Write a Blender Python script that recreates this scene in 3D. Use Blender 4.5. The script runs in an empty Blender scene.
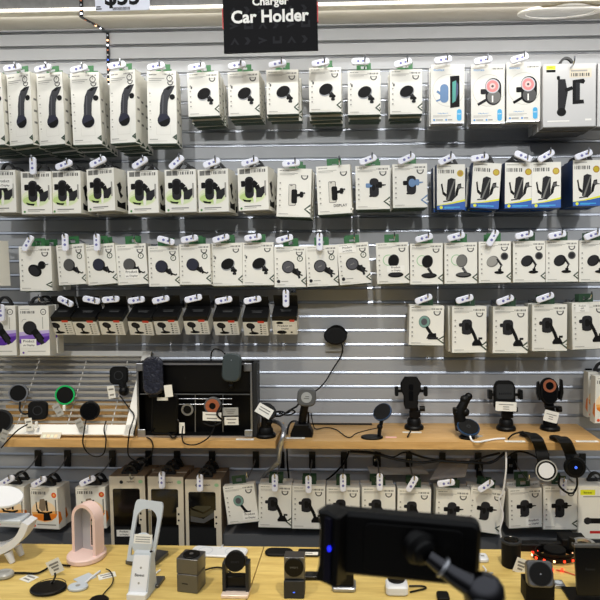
import bpy, math, random
from mathutils import Matrix, Vector, Euler
R = math.radians
rnd = random.Random(7)
sc = bpy.context.scene
col = sc.collection

# ------------------------------------------------------------------ camera
CAM = Vector((0, -2.0, 1.5))
PITCH, YAW, ROLL = R(2.75), R(2.07), -0.0047
CM = Matrix.Rotation(YAW, 3, 'Z') @ Matrix.Rotation(math.pi/2 - PITCH, 3, 'X') @ Matrix.Rotation(ROLL, 3, 'Z')
PX, PY, FP = 333.0, 300.0, 600.0
def ray(px, py): return CM @ Vector(((px-PX)/FP, -(py-PY)/FP, -1))
def at(px, py, p):                      # point seen at a pixel, p metres in front of the wall (wall plane is Y = 0)
    r = ray(px, py); return CAM + r*((-p-CAM.y)/r.y)
def atz(px, py, z):                     # point seen at a pixel on the level z
    r = ray(px, py); return CAM + r*((z-CAM.z)/r.z)
cd = bpy.data.cameras.new('camera'); cam = bpy.data.objects.new('camera', cd); col.objects.link(cam)
cam.matrix_world = Matrix.Translation(CAM) @ CM.to_4x4()
cd.sensor_width = 36; cd.lens = 36; cd.shift_x = -33/600; cd.clip_start = .02
cd.dof.use_dof = True; cd.dof.focus_distance = 1.87; cd.dof.aperture_fstop = 7.5
sc.camera = cam

# ------------------------------------------------------------------ materials
def lin(c): return tuple((x/255/12.92 if x/255 <= .04045 else ((x/255+.055)/1.055)**2.4) for x in c)+(1,)
MATS = {}
def mat(name, rgb, rough=.5, metal=0, emit=0, spec=.5, noise=0, scale=30, coat=0, alpha=1, trans=0, bump=0, stretch=None):
    m = bpy.data.materials.new(name); m.use_nodes = True
    nt = m.node_tree; b = nt.nodes['Principled BSDF']; c = lin(rgb)
    b.inputs['Base Color'].default_value = c; b.inputs['Roughness'].default_value = rough
    b.inputs['Metallic'].default_value = metal; b.inputs['Specular IOR Level'].default_value = spec
    b.inputs['Coat Weight'].default_value = coat; b.inputs['Alpha'].default_value = alpha
    b.inputs['Transmission Weight'].default_value = trans
    if emit: b.inputs['Emission Color'].default_value = c; b.inputs['Emission Strength'].default_value = emit
    if noise or bump:
        tc = nt.nodes.new('ShaderNodeTexCoord'); n = nt.nodes.new('ShaderNodeTexNoise'); n.inputs['Scale'].default_value = scale
        n.inputs['Detail'].default_value = 4
        mp = nt.nodes.new('ShaderNodeMapping'); nt.links.new(tc.outputs['Object'], mp.inputs['Vector']); nt.links.new(mp.outputs[0], n.inputs['Vector'])
        if stretch: mp.inputs['Scale'].default_value = stretch
        if noise:
            r = nt.nodes.new('ShaderNodeValToRGB'); r.color_ramp.elements[0].position = .3; r.color_ramp.elements[1].position = .7
            r.color_ramp.elements[0].color = tuple(x*(1-noise) for x in c[:3])+(1,); r.color_ramp.elements[1].color = tuple(min(1, x*(1+noise*.5)) for x in c[:3])+(1,)
            nt.links.new(n.outputs['Fac'], r.inputs['Fac']); nt.links.new(r.outputs[0], b.inputs['Base Color'])
        if bump:
            bp = nt.nodes.new('ShaderNodeBump'); bp.inputs['Strength'].default_value = bump; bp.inputs['Distance'].default_value = .004
            nt.links.new(n.outputs['Fac'], bp.inputs['Height']); nt.links.new(bp.outputs[0], b.inputs['Normal'])
    MATS[name] = m; return m
def wood(name, light, dark, stretch, rough=.45):
    m = bpy.data.materials.new(name); m.use_nodes = True; nt = m.node_tree; b = nt.nodes['Principled BSDF']
    tc = nt.nodes.new('ShaderNodeTexCoord'); mp = nt.nodes.new('ShaderNodeMapping'); mp.inputs['Scale'].default_value = stretch
    n = nt.nodes.new('ShaderNodeTexNoise'); n.inputs['Scale'].default_value = 6; n.inputs['Detail'].default_value = 8; n.inputs['Roughness'].default_value = .65; n.inputs['Distortion'].default_value = .6
    r = nt.nodes.new('ShaderNodeValToRGB'); r.color_ramp.elements[0].position = .32; r.color_ramp.elements[1].position = .62
    r.color_ramp.elements[0].color = lin(dark); r.color_ramp.elements[1].color = lin(light)
    nt.links.new(tc.outputs['Object'], mp.inputs['Vector']); nt.links.new(mp.outputs[0], n.inputs['Vector'])
    nt.links.new(n.outputs['Fac'], r.inputs['Fac']); nt.links.new(r.outputs[0], b.inputs['Base Color']); b.inputs['Roughness'].default_value = rough
    MATS[name] = m
# setting
mat('panel', (172, 174, 177), .5, noise=.04, scale=5, spec=.35)
mat('alu', (172, 177, 186), .36, 1)
mat('groove', (96, 98, 102), .6)
mat('fascia', (128, 127, 124), .8, noise=.18, scale=60)
mat('soffit', (196, 191, 180), .7)
mat('led', (255, 246, 232), .5, emit=2.2)
mat('plinth', (84, 86, 90), .6)
mat('floor', (150, 146, 140), .5, noise=.1, scale=8)
wood('shelfwood', (203, 164, 108), (178, 138, 84), (1, 9, 9))
wood('tablewood', (226, 199, 122), (199, 168, 94), (.9, 9, 9), .4)
mat('edge', (70, 52, 34), .6)
# card and print
mat('card', (229, 228, 221), .5, noise=.03, scale=20)
mat('cardside', (218, 216, 206), .55)
mat('cream', (206, 197, 178), .55)
mat('brown', (128, 112, 92), .6)
mat('greycard', (196, 196, 196), .45)
mat('dgreen', (42, 62, 44), .6)
mat('tabgreen', (38, 98, 52), .5)
mat('tabdark', (26, 60, 36), .5)
mat('tabblack', (20, 20, 21), .5)
mat('ink', (17, 17, 18), .6, spec=.15); mat('ink2', (40, 40, 43), .6, spec=.15); mat('navy', (46, 48, 62), .6, spec=.15)
mat('ink3', (56, 57, 62), .55, spec=.2); mat('g', (108, 108, 105), .6); mat('l', (150, 149, 144), .6); mat('ll', (204, 202, 194), .6); mat('m', (74, 74, 74), .6)
mat('white', (238, 237, 232), .5)
mat('blue', (52, 140, 208), .5); mat('cyan', (62, 172, 226), .5); mat('dusk', (92, 128, 172), .5)
mat('royal', (38, 92, 176), .45); mat('deep', (20, 48, 92), .45); mat('yellow', (222, 226, 40), .5); mat('gold', (170, 130, 28), .4); mat('gold2', (190, 170, 30), .4)
mat('teal', (60, 150, 140), .5); mat('puckteal', (112, 148, 140), .5)
mat('pink', (232, 130, 130), .5); mat('pink2', (240, 190, 186), .5)
mat('grn1', (222, 226, 200), .5); mat('grn2', (206, 220, 176), .5); mat('grn3', (184, 208, 134), .5); mat('leaf', (60, 130, 60), .5); mat('grnring', (150, 196, 150), .5)
mat('or1', (246, 218, 178), .5); mat('or2', (240, 178, 100), .5); mat('or3', (232, 128, 30), .5); mat('redor', (226, 84, 24), .5); mat('red', (190, 36, 36), .5)
mat('pu1', (190, 176, 220), .5); mat('pu2', (132, 96, 190), .5); mat('pu3', (84, 40, 150), .5)
mat('lid', (12, 12, 13), .45, spec=.3); mat('lidred', (206, 62, 44), .5)
mat('window', (6, 6, 6), .12, spec=.5); mat('olive', (58, 54, 36), .5)
mat('tagwhite', (228, 231, 244), .35); mat('taglogo', (104, 106, 166), .5)
mat('steel', (190, 192, 196), .22, 1); mat('blacksteel', (26, 26, 27), .4, .4)
# devices
mat('black', (4, 4, 5), .45, spec=.22); mat('blackgloss', (5, 5, 6), .18, spec=.4); mat('blackmatte', (7, 7, 8), .6, spec=.2); mat('charcoal', (36, 38, 41), .5, spec=.35); mat('gunmetal', (104, 104, 106), .34, .75)
mat('slate', (54, 64, 66), .45); mat('grey', (88, 90, 92), .5); mat('sticker', (172, 176, 178), .25)
mat('copper', (214, 130, 96), .3, .7); mat('darkchrome', (70, 70, 74), .22, 1); mat('silver', (176, 178, 184), .3, .85)
mat('plastic', (226, 228, 232), .35); mat('plasticgrey', (196, 204, 212), .38); mat('pinkplastic', (236, 206, 198), .42); mat('greyinner', (182, 180, 184), .5)
mat('greenring', (24, 176, 92), .3); mat('bluerim', (14, 52, 88), .3); mat('ledblue', (30, 40, 255), .4, emit=2); mat('ledred', (255, 50, 24), .4, emit=4); mat('ledwarm', (255, 190, 140), .4, emit=4); mat('ledwhite', (235, 240, 255), .4, emit=5); mat('ledpower', (60, 100, 230), .4, emit=1)
mat('label', (232, 230, 222), .5); mat('labelink', (128, 126, 122), .6); mat('rose', (240, 220, 206), .3, .2); mat('phoneblue', (5, 6, 30), .35, spec=.3); mat('glasscrinkle', (38, 40, 52), .12, bump=.9, scale=90, noise=.5)
mat('grille', (232, 230, 224), .45); mat('louvre', (176, 171, 160), .5); mat('fabric', (112, 106, 104), .8); mat('signblack', (7, 7, 10), .6, spec=.12); mat('signmark', (34, 34, 38), .6, spec=.12); mat('signred', (190, 30, 26), .4)  # louvre is the grille's white made greyer, shade put into its colour
mat('lamprim', (240, 238, 232), .5); mat('lampface', (222, 222, 220), .5); mat('clearcard', (168, 168, 164), .2); mat('foil', (206, 206, 208), .2, .7)

# ------------------------------------------------------------------ mesh builder
class MB:
    def __init__(s): s.v = []; s.f = []; s.m = []; s.mats = []
    def mi(s, n):
        if n not in s.mats: s.mats.append(n)
        return s.mats.index(n)
    def add(s, vs, fs, m, M=None):
        o = len(s.v); k = s.mi(m)
        for v in vs:
            v = Vector(v); s.v.append(M @ v if M is not None else v)
        for f in fs: s.f.append([i+o for i in f]); s.m.append(k)
    def box(s, c, d, m, M=None, ch=0):
        if ch: return s.rr(d[0], d[1], min(ch, d[0]/2.1, d[1]/2.1), d[2], min(ch*.5, d[2]/2.1), m, (M or Matrix()) @ Matrix.Translation(Vector(c)-Vector((0, 0, d[2]/2))), n=2)
        x, y, z = c; a, b, e = d[0]/2, d[1]/2, d[2]/2
        vs = [(x+i*a, y+j*b, z+k*e) for i in (-1, 1) for j in (-1, 1) for k in (-1, 1)]
        s.add(vs, [(0, 1, 3, 2), (4, 6, 7, 5), (0, 4, 5, 1), (2, 3, 7, 6), (0, 2, 6, 4), (1, 5, 7, 3)], m, M)
    def loops(s, rings, m, M=None, cap=True):
        n = len(rings[0]); vs = [v for r in rings for v in r]; fs = []
        for k in range(len(rings)-1):
            for i in range(n):
                j = (i+1) % n; fs.append((k*n+i, k*n+j, (k+1)*n+j, (k+1)*n+i))
        if cap: fs.append(tuple(range(n-1, -1, -1))); fs.append(tuple((len(rings)-1)*n+i for i in range(n)))
        s.add(vs, fs, m, M)
    def prism(s, poly, depth, m, M=None, bev=0):     # polygon in local XY (ccw), extruded to +Z
        if bev:
            c = Vector((sum(p[0] for p in poly)/len(poly), sum(p[1] for p in poly)/len(poly)))
            def sh(b):
                out = []
                n = len(poly)
                for i in range(n):
                    a, p, q = Vector(poly[i-1]), Vector(poly[i]), Vector(poly[(i+1) % n])
                    t = (q-a); t = t.normalized() if t.length else Vector((1, 0)); nn = Vector((t.y, -t.x)); out.append((p.x-nn.x*b, p.y-nn.y*b))
                return out
            i_ = sh(bev)
            rings = [[(x, y, 0) for x, y in i_], [(x, y, bev) for x, y in poly], [(x, y, depth-bev) for x, y in poly], [(x, y, depth) for x, y in i_]]
        else: rings = [[(x, y, 0) for x, y in poly], [(x, y, depth) for x, y in poly]]
        s.loops(rings, m, M)
    def rr(s, w, h, r, depth, bev, m, M=None, n=5): s.prism(rrect(w, h, r, n), depth, m, M, bev)
    def lathe(s, prof, m, M=None, n=28):
        s.loops([[(r*math.cos(2*math.pi*i/n), r*math.sin(2*math.pi*i/n), z) for i in range(n)] for r, z in prof], m, M)
    def disc(s, r, t, m, M=None, bev=.0012, ry=None, n=32):
        ry = ry or r
        s.prism([(r*math.cos(2*math.pi*i/n), ry*math.sin(2*math.pi*i/n)) for i in range(n)], t, m, M, bev)
    def ring(s, R_, r_, z0, z1, m, M=None, n=32):
        C = [(R_, z0), (R_, z1), (r_, z1), (r_, z0), (R_, z0)]
        s.loops([[(r*math.cos(2*math.pi*i/n), r*math.sin(2*math.pi*i/n), z) for i in range(n)] for r, z in C], m, M, cap=False)
    def ball(s, c, r, m, M=None, n=14):
        prof = [(max(1e-5, math.sin(math.pi*k/8))*r, -math.cos(math.pi*k/8)*r) for k in range(9)]
        s.lathe(prof, m, (M or Matrix()) @ Matrix.Translation(c), n)
    def tube(s, pts, r, m, n=8, smooth=True, r2=None):
        pts = [Vector(p) for p in pts]
        if smooth and len(pts) > 2: pts = spline(pts)
        rings = []; up = None
        for i, p in enumerate(pts):
            t = (pts[min(i+1, len(pts)-1)]-pts[max(i-1, 0)]).normalized()
            if up is None: up = Vector((0, 0, 1)) if abs(t.z) < .9 else Vector((0, 1, 0))
            a = t.cross(up).normalized(); b = a.cross(t).normalized(); up = b
            q = r if r2 is None else r+(r2-r)*i/(len(pts)-1)
            rings.append([p+a*q*math.cos(2*math.pi*k/n)+b*q*math.sin(2*math.pi*k/n) for k in range(n)])
        s.loops(rings, m)
    def band(s, pts, side, w, t, m):    # flat strap of width w along side, thickness t
        pts = spline([Vector(p) for p in pts]); side = Vector(side).normalized(); rings = []
        for i, p in enumerate(pts):
            d = (pts[min(i+1, len(pts)-1)]-pts[max(i-1, 0)]).normalized(); nn = side.cross(d).normalized()
            rings.append([p+side*w/2+nn*t/2, p-side*w/2+nn*t/2, p-side*w/2-nn*t/2, p+side*w/2-nn*t/2])
        s.loops(rings, m)
    def text(s, string, h, m, M=None, depth=0, bold=0, wmax=None):
        vs, fs, w, H = textmesh(string, bold)
        k = h/H; kx = k if not wmax else min(k, wmax/w)
        s.add([((x-w/2)*kx, (y-H/2)*k, depth) for x, y in vs], fs, m, M)
    def mesh(s, name, off=None):
        me = bpy.data.meshes.new(name); o = Vector(off) if off is not None else Vector()
        me.from_pydata([tuple(v-o) for v in s.v], [], s.f)
        for n in s.mats: me.materials.append(MATS[n])
        me.polygons.foreach_set('material_index', s.m); me.polygons.foreach_set('use_smooth', [True]*len(s.f))
        me.update()
        me.set_sharp_from_angle(angle=R(32))
        return me
_T = {}
def textmesh(string, bold=0):
    key = (string, bold)
    if key not in _T:
        cu = bpy.data.curves.new('t', 'FONT'); cu.body = string; cu.size = 1; cu.offset = bold; cu.resolution_u = 3; cu.align_x = 'LEFT'
        o = bpy.data.objects.new('t', cu); col.objects.link(o); bpy.context.view_layer.update()
        me = o.evaluated_get(bpy.context.evaluated_depsgraph_get()).to_mesh()
        vs = [(v.co.x, v.co.y) for v in me.vertices]; fs = [tuple(p.vertices) for p in me.polygons]
        bpy.data.objects.remove(o); bpy.data.curves.remove(cu)
        x0 = min(v[0] for v in vs); y0 = min(v[1] for v in vs)
        vs = [(x-x0, y-y0) for x, y in vs]
        _T[key] = (vs, fs, max(v[0] for v in vs), max(v[1] for v in vs))
    return _T[key]
def spline(P, k=7):
    out = []
    for i in range(len(P)-1):
        a, b, c, d = P[max(i-1, 0)], P[i], P[i+1], P[min(i+2, len(P)-1)]
        for j in range(k):
            t = j/k; out.append(.5*((2*b)+(c-a)*t+(2*a-5*b+4*c-d)*t*t+(3*b-a-3*c+d)*t**3))
    return out+[P[-1]]
def rrect(w, h, r, n=5):
    out = []
    for cx, cy, a in ((w/2-r, h/2-r, 0), (-w/2+r, h/2-r, 90), (-w/2+r, -h/2+r, 180), (w/2-r, -h/2+r, 270)):
        for i in range(n+1):
            t = R(a+90*i/n); out.append((cx+r*math.cos(t), cy+r*math.sin(t)))
    return out
def frame(loc, normal, spin=0):         # local +Z along the normal, local +Y as upright as can be
    z = Vector(normal).normalized(); up = Vector((0, 0, 1)) if abs(z.z) < .97 else Vector((0, 1, 0))
    x = up.cross(z).normalized(); y = z.cross(x)
    M = Matrix((x, y, z)).transposed().to_4x4(); M.translation = Vector(loc)
    return M @ Matrix.Rotation(R(spin), 4, 'Z')
FRONT = (0, -1, 0)
def px(n, p): return n*(2.0-p)/FP       # n pixels at p metres off the wall, in metres

def tag(o, label=None, cat=None, group=None, kind=None):
    for k, v in (('label', label), ('category', cat), ('group', group), ('kind', kind)):
        if v: o[k] = v
    return o
def empty(name, loc, rot=None):
    o = bpy.data.objects.new(name, None); o.empty_display_size = .02; col.objects.link(o); o.location = loc
    if rot: o.rotation_euler = rot
    return o
def thing(name, label, cat, loc, group=None):
    return tag(empty(name, loc), label, cat, group)
def org(o):
    v = Vector(o.location)
    return v+org(o.parent) if o.parent else v
def part(name, mb, parent, label=None):  # mb is in world coordinates, the parents are unrotated
    o = bpy.data.objects.new(name, mb.mesh(name, org(parent))); col.objects.link(o); o.parent = parent
    if label: o['label'] = label
    return o
def single(name, mb, label, cat, group=None, loc=None):
    loc = Vector(loc) if loc is not None else sum(mb.v, Vector())/len(mb.v)
    o = bpy.data.objects.new(name, mb.mesh(name, loc)); col.objects.link(o); o.location = loc
    return tag(o, label, cat, group)
def struct(name, mb):
    o = bpy.data.objects.new(name, mb.mesh(name)); col.objects.link(o); o['kind'] = 'structure'; return o
ORD = ['first', 'second', 'third', 'fourth', 'fifth', 'sixth', 'seventh', 'eighth', 'ninth', 'tenth', 'eleventh', 'twelfth']

# ------------------------------------------------------------------ room shell
XL, XR = -1.75, 1.45
ztop = at(390, 55.5, 0).z; zbot = at(390, 414.7, 0).z; PITCHZ = (ztop-zbot)/25
SHZ = at(390, 423, 0).z                       # shelf top
TBZ = at(300, 547, .25).z                     # table top
mb = MB(); mi = MB()
k = -3
while True:
    zg = ztop-k*PITCHZ                        # groove centre
    if zg < .45: break
    g = .005
    mb.box(((XL+XR)/2, .011, zg-PITCHZ/2), (XR-XL, .022, PITCHZ-g*2), 'panel')
    mb.box(((XL+XR)/2, .0165, zg), (XR-XL, .004, g*2), 'groove')
    # aluminium insert: a slanted strip that looks up, a thin lip below it
    y0_, y1_ = .0014, -.0013; zt, zm, zb_ = zg+g*.86, zg-g*.45, zg-g*.72
    mi.add([(XL, y0_, zt), (XR, y0_, zt), (XR, y1_, zm), (XL, y1_, zm), (XL, y1_, zb_), (XR, y1_, zb_), (XR, .014, zb_), (XL, .014, zb_), (XL, .014, zt), (XR, .014, zt)], [(0, 3, 2, 1), (3, 4, 5, 2), (4, 7, 6, 5), (8, 0, 1, 9)], 'alu')
    k += 1
mb.box(((XL+XR)/2, .032, 1.4), (XR-XL, .02, 2.9), 'groove')
struct('wall_back', mb); struct('trim_1', mi)
mb = MB(); mb.box(((XL+XR)/2, -1.4, -.02), (XR-XL, 3.0, .04), 'floor'); struct('floor', mb)
# fascia, sloped soffit
f0 = at(390, 8.5, .25); w0 = at(390, 23, 0)
mb = MB(); mb.box(((XL+XR)/2, -.262, f0.z+.26), (XR-XL, .022, .5), 'fascia')
mb.box(((XL+XR)/2, -.262, f0.z+.004), (XR-XL, .024, .009), 'lamprim')
struct('trim_2', mb)
mb = MB()
sl = [(-.25, f0.z+.001), (-.0, w0.z), (0, w0.z+.012), (-.25, f0.z+.014)]
mb.add([(XL, y, z) for y, z in sl]+[(XR, y, z) for y, z in sl], [(0, 1, 5, 4), (2, 3, 7, 6), (1, 2, 6, 5), (3, 0, 4, 7), (0, 3, 2, 1), (4, 5, 6, 7)], 'soffit')
struct('ceiling', mb)
# light strip along the fascia's lower edge
mb = MB(); mb.box(((XL+XR)/2, -.2765, f0.z+.0055), (XR-XL, .005, .005), 'led')
single('shelf_light_strip', mb, 'glowing white light strip along the lower edge of the top fascia', 'light strip')
# plinth
zp = at(300, 535, .13).z
mb = MB(); mb.box(((XL+XR)/2, -.068, zp/2), (XR-XL, .13, zp), 'plinth'); struct('baseboard_back', mb)

# downlight in the soffit (off)
sn = Vector((0, w0.z-f0.z, -.25)).normalized()
def soff(pxx, pyy):
    r = ray(pxx, pyy); p0 = Vector((0, 0, w0.z)); return CAM+r*((p0-CAM).dot(sn)/r.dot(sn))
c = soff(560, 11.5)
t = thing('recessed_downlight', 'round unlit recessed light in the soffit at the top right', 'ceiling light', c)
M = frame(c, sn); mb = MB(); mb.ring(.122, .098, -.004, .004, 'lamprim', M, 48); part('ring', mb, t)
mb = MB(); mb.disc(.0985, .002, 'lampface', M, 0, n=48); part('diffuser', mb, t)

# shelf boards
SHP = .222
def board(name, x0f, x1f, label, xr=None):
    a = at(x0f, 444, SHP).x; b = at(x1f, 444, SHP).x if xr is None else xr
    m_ = MB(); th = .0225
    m_.box(((a+b)/2, -SHP/2, SHZ-th/2), (b-a, SHP, th), 'shelfwood')
    return single(name, m_, label, 'shelf', loc=((a+b)/2, -SHP/2, SHZ-th))
board('wooden_shelf', 4, 275.5, 'light wooden shelf board under the white grille and black case')
board('wooden_shelf', 283.5, 600, 'light wooden shelf board under the black phone mounts on the right', at(577, 424, 0).x)
def table(x0, x1, label):
    t = thing('display_table', label, 'table', ((x0+x1)/2, -.9, 0))
    m_ = MB(); m_.box(((x0+x1)/2, -.9, TBZ-.015), (x1-x0-.003, 1.3, .03), 'tablewood'); m_.box(((x0+x1)/2, -.9, TBZ-.034), (x1-x0-.006, 1.29, .008), 'edge'); part('tabletop', m_, t)
    for sx in (x0+.06, x1-.06):
        for y in (-.32, -1.48):
            m_ = MB(); m_.box((sx, y, (TBZ-.038)/2), (.05, .05, TBZ-.038), 'tablewood', ch=.004); part('leg', m_, t)
xs = at(264, 547, .25).x
table(-1.5, xs, 'yellowish wooden display table left of the dark seam')
table(xs, 1.15, 'yellowish wooden display table right of the dark seam')
# ------------------------------------------------------------------ cartons
def art(mb, w, h, dep, items):
    """Prints the items on the carton front; u runs right, v runs down, both 0..1; radii are fractions of the width."""
    y0 = -dep/2; lay = [0]
    def P(u, v): return ((u-.5)*w, y0-lay[0], (1-v)*h)
    def poly(pts, m): mb.add([P(*p) for p in pts], [tuple(range(len(pts)))[::-1]], m)
    k = w/h
    for it in items:
        lay[0] += .000025
        c = it[0]
        if c == 'r': _, a, b, d, e, m = it; poly([(a, b), (d, b), (d, e), (a, e)], m)
        elif c == 'p': poly(it[1], it[2])
        elif c == 'e':
            _, x, y, rx, ry, rot, m = it; t = R(rot); pts = []
            for i in range(22):
                q = 2*math.pi*i/22; a, b = rx*math.cos(q), ry*math.sin(q)
                pts.append((x+a*math.cos(t)-b*math.sin(t), y+(a*math.sin(t)+b*math.cos(t))*k))
            poly(pts, m)
        elif c == 'a':
            _, x, y, r, th, d0, d1, m = it; n = 16; vs = []
            for i in range(n+1):
                q = R(d0+(d1-d0)*i/n)
                for rr_ in (r, r-th): vs.append(P(x+rr_*math.cos(q), y+rr_*math.sin(q)*k))
            mb.add(vs, [(2*i, 2*i+1, 2*i+3, 2*i+2) for i in range(n)], m)
        elif c == 's':
            _, pts, th, m = it
            for (a, b), (d, e) in zip(pts, pts[1:]):
                dx, dy = d-a, (e-b)/k; L = math.hypot(dx, dy) or 1; nx, ny = -dy/L*th/2, dx/L*th/2*k
                poly([(a+nx, b+ny), (d+nx, e+ny), (d-nx, e-ny), (a-nx, b-ny)], m)
        elif c == 't':
            _, s, x, y, hh, m = it[:6]; rot = it[6] if len(it) > 6 else 0
            M = Matrix.Translation(P(x, y)) @ Matrix.Rotation(R(-rot), 4, 'Y') @ Matrix.Rotation(math.pi/2, 4, 'X')
            mb.text(s, hh*h, m, M, 0, .012, (it[7] if len(it) > 7 else .9)*w)
        elif c == 'bar':
            _, a, b, d, e, m = it; n = 9
            for i in range(n):
                x = a+(d-a)*i/n; poly([(x, b), (x+(d-a)/n*(.35+.4*((i*7) % 3)/2), b), (x+(d-a)/n*(.35+.4*((i*7) % 3)/2), e), (x, e)], m)
        elif c == 'rr':
            _, x, y, rw, rh, rad, m = it; poly([(x+a, y-b*k) for a, b in rrect(rw, rh/k, rad, 3)][::-1], m)
def fam(a=0, tri=(.84, .74, .94), bar=True, badge=False, icons=True, lo='dgreen', brand='g'):
    v = lambda t: t
    o = [('r', .06, .04, .14, .055, brand), ('r', .15, .04, .2, .055, brand), ('r', .215, .04, .33, .055, 'l'),
         ('r', .06, .095, .6, .105, 'l'), ('r', .06, .12, .5, .13, 'l'), ('r', .06, .145, .42, .152, 'll')]
    if bar: o += [('bar', .62, .06, .95, .098, 'm')]
    o += [('a', .8, .155, .105, .036, -20, 200, 'm'), ('r', .74, .14, .86, .155, 'l')]
    if badge: o += [('e', .82, .3, .095, .095, 0, lo), ('e', .82, .3, .066, .066, 0, 'card'), ('t', 'P', .82, .3, .05, lo)]
    if icons:
        for q in (.3, .42, .54, .66, .76): o += [('e', .09, q, .026, .026, 0, 'l'), ('r', .06, q+.035, .14, q+.042, 'll')]
    o += [('r', .06, .925, .34, .935, 'l'), ('r', .06, .95, .66, .957, 'll')]
    t0, t1, t2 = tri
    o += [('p', [(t0, (t1+t2)/2), (1, t1), (1, t2)], lo), ('p', [(t0+.055, (t1+t2)/2), (1, t1+.042), (1, t2-.042)], 'card'), ('p', [(.95, (t1+t2)/2+.005), (1, (t1+t2)/2-.012), (1, (t1+t2)/2+.025)], lo)]
    return o
def sticker(u0, v0, u1, v1, ink='ink', lines=('Product', 'on Display'), rot=0):
    n = len(lines); o = [('r', u0, v0, u1, v1, 'white')]
    for i, s in enumerate(lines): o.append(('t', s, (u0+u1)/2, v0+(v1-v0)*(i+.5)/n, (v1-v0)/n*.6, ink, rot, (u1-u0)*.92))
    return o
def cradle(x, y, s=1, arm=True, m='ink2', base=True):        # phone cradle with a side clip and a foot
    o = [('rr', x, y, .27*s, .29*s, .09*s, m), ('rr', x-.15*s, y-.04*s, .12*s, .07*s, .03*s, m), ('r', x-.1*s, y-.06*s, x, y-.02*s, m), ('p', [(x-.14*s, y+.1*s), (x+.02*s, y+.12*s), (x+.02*s, y+.15*s), (x-.12*s, y+.13*s)], m)]
    if arm: o += [('s', [(x+.06*s, y-.04*s), (x+.2*s, y+.17*s), (x+.26*s, y+.3*s)], .085*s, 'ink'), ('p', [(x+.13*s, y+.32*s), (x+.2*s, y+.24*s), (x+.33*s, y+.24*s), (x+.4*s, y+.33*s), (x+.38*s, y+.36*s), (x+.14*s, y+.36*s)], 'ink'), ('r', x+.3*s, y+.2*s, x+.4*s, y+.24*s, 'ink')]
    o += [('rr', x, y-.01*s, .1*s, .14*s, .04*s, 'ink')]
    return o
def clip(x, y, m1='ink2', m2='ink', m3='ink'):
    return [('rr', x, y, .27, .43, .11, 'ink2'), ('rr', x-.18, y-.05, .13, .1, .03, m2), ('r', x-.12, y-.06, x, y-.02, m2), ('rr', x+.17, y-.06, .12, .14, .04, m3), ('p', [(x+.05, y-.08), (x+.34, y-.07), (x+.34, y-.05), (x+.05, y)], m3),
            ('p', [(x-.15, y+.18), (x, y+.14), (x+.06, y+.17), (x-.06, y+.21), (x-.14, y+.21)], m1), ('e', x-.02, y, .05, .09, 0, 'ink')]
A_art = fam(tri=(.84, .86, .95), bar=False) + [('bar', .55, .035, .92, .055, 'g'), ('a', .78, .1, .11, .03, 0, 360, 'm'), ('r', .77, .08, .79, .1, 'm'),
    ('p', [(.96, .2), (.75, .205), (.58, .245), (.48, .33), (.43, .45), (.42, .57), (.38, .62), (.7, .62), (.69, .55), (.71, .42), (.77, .34), (.85, .29)], 'ink3'), ('p', [(.88, .205), (.75, .21), (.62, .25), (.74, .26)], 'ink'),
    ('e', .56, .67, .22, .22, 0, 'navy'), ('p', [(.36, .705), (.74, .64), (.76, .7), (.62, .755), (.46, .755)], 'ink'), ('e', .86, .355, .095, .095, 0, 'ink'), ('s', [(.55, .32), (.52, .58)], .03, 'm2'), ('s', [(.3, .76), (.3, .87), (.78, .87), (.78, .74)], .008, 'll')]
B_art = fam() + [('e', .53, .5, .235, .185, -28, 'grey2'), ('e', .52, .485, .22, .165, -28, 'ink'), ('s', [(.66, .56), (.78, .68)], .12, 'ink2'), ('rr', .72, .64, .2, .06, .03, 'ink'), ('rr', .74, .71, .12, .06, .03, 'ink2'), ('r', .1, .31, .15, .37, 'm')]
def C_art(v):
    o = [('e', .52, .44, .48, .48, 0, 'll'), ('e', .52, .44, .46, .46, 0, 'card'), ('t', 'momax', .24, .095, .03, 'blue', 0, .34), ('t', 'Q.Mag Mount 2', .36, .83, .026, 'blue', 0, .58), ('r', .07, .865, .6, .872, 'l'), ('r', .07, .885, .5, .892, 'l'),
         ('e', .1, .94, .03, .03, 0, 'blue'), ('r', .15, .93, .36, .95, 'l'), ('e', .46, .94, .03, .03, 0, 'blue'), ('r', .51, .93, .64, .95, 'l'), ('rr', .85, .86, .14, .2, .065, 'cyan'), ('t', '15W', .85, .84, .022, 'white', 0, .1)]
    if v == 0: o += [('rr', .4, .49, .25, .32, .12, 'dusk'), ('s', [(.3, .5), (.18, .45)], .07, 'dusk'), ('s', [(.34, .58), (.16, .62)], .05, 'dusk'), ('p', [(.57, .2), (.85, .19), (.86, .72), (.58, .74)], 'ink'), ('p', [(.64, .3), (.75, .27), (.74, .62), (.64, .66)], 'teal'), ('p', [(.75, .27), (.82, .35), (.81, .5), (.74, .62)], 'deep')]
    else:
        b = 'g' if v == 1 else 'ink2'; dk = 'ink2' if v == 1 else 'ink'
        o += [('e', .66, .37, .24, .24, 0, dk), ('e', .66, .56, .23, .23, 0, dk), ('r', .43, .37, .9, .56, dk), ('e', .68, .55, .2, .2, 0, 'g' if v == 1 else 'm'), ('e', .64, .37, .21, .21, 0, 'sil'), ('e', .64, .37, .175, .175, 0, 'pink'), ('e', .64, .37, .09, .09, 0, 'pink2'), ('e', .64, .37, .04, .04, 0, 'm'), ('r', .62, .53, .66, .64, 'white'),
              ('rr', .36, .46, .15, .09, .03, dk), ('s', [(.48, .59), (.2, .68)], .08, dk), ('bar', .62, .06, .95, .09, 'g')]
    return o
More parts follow.
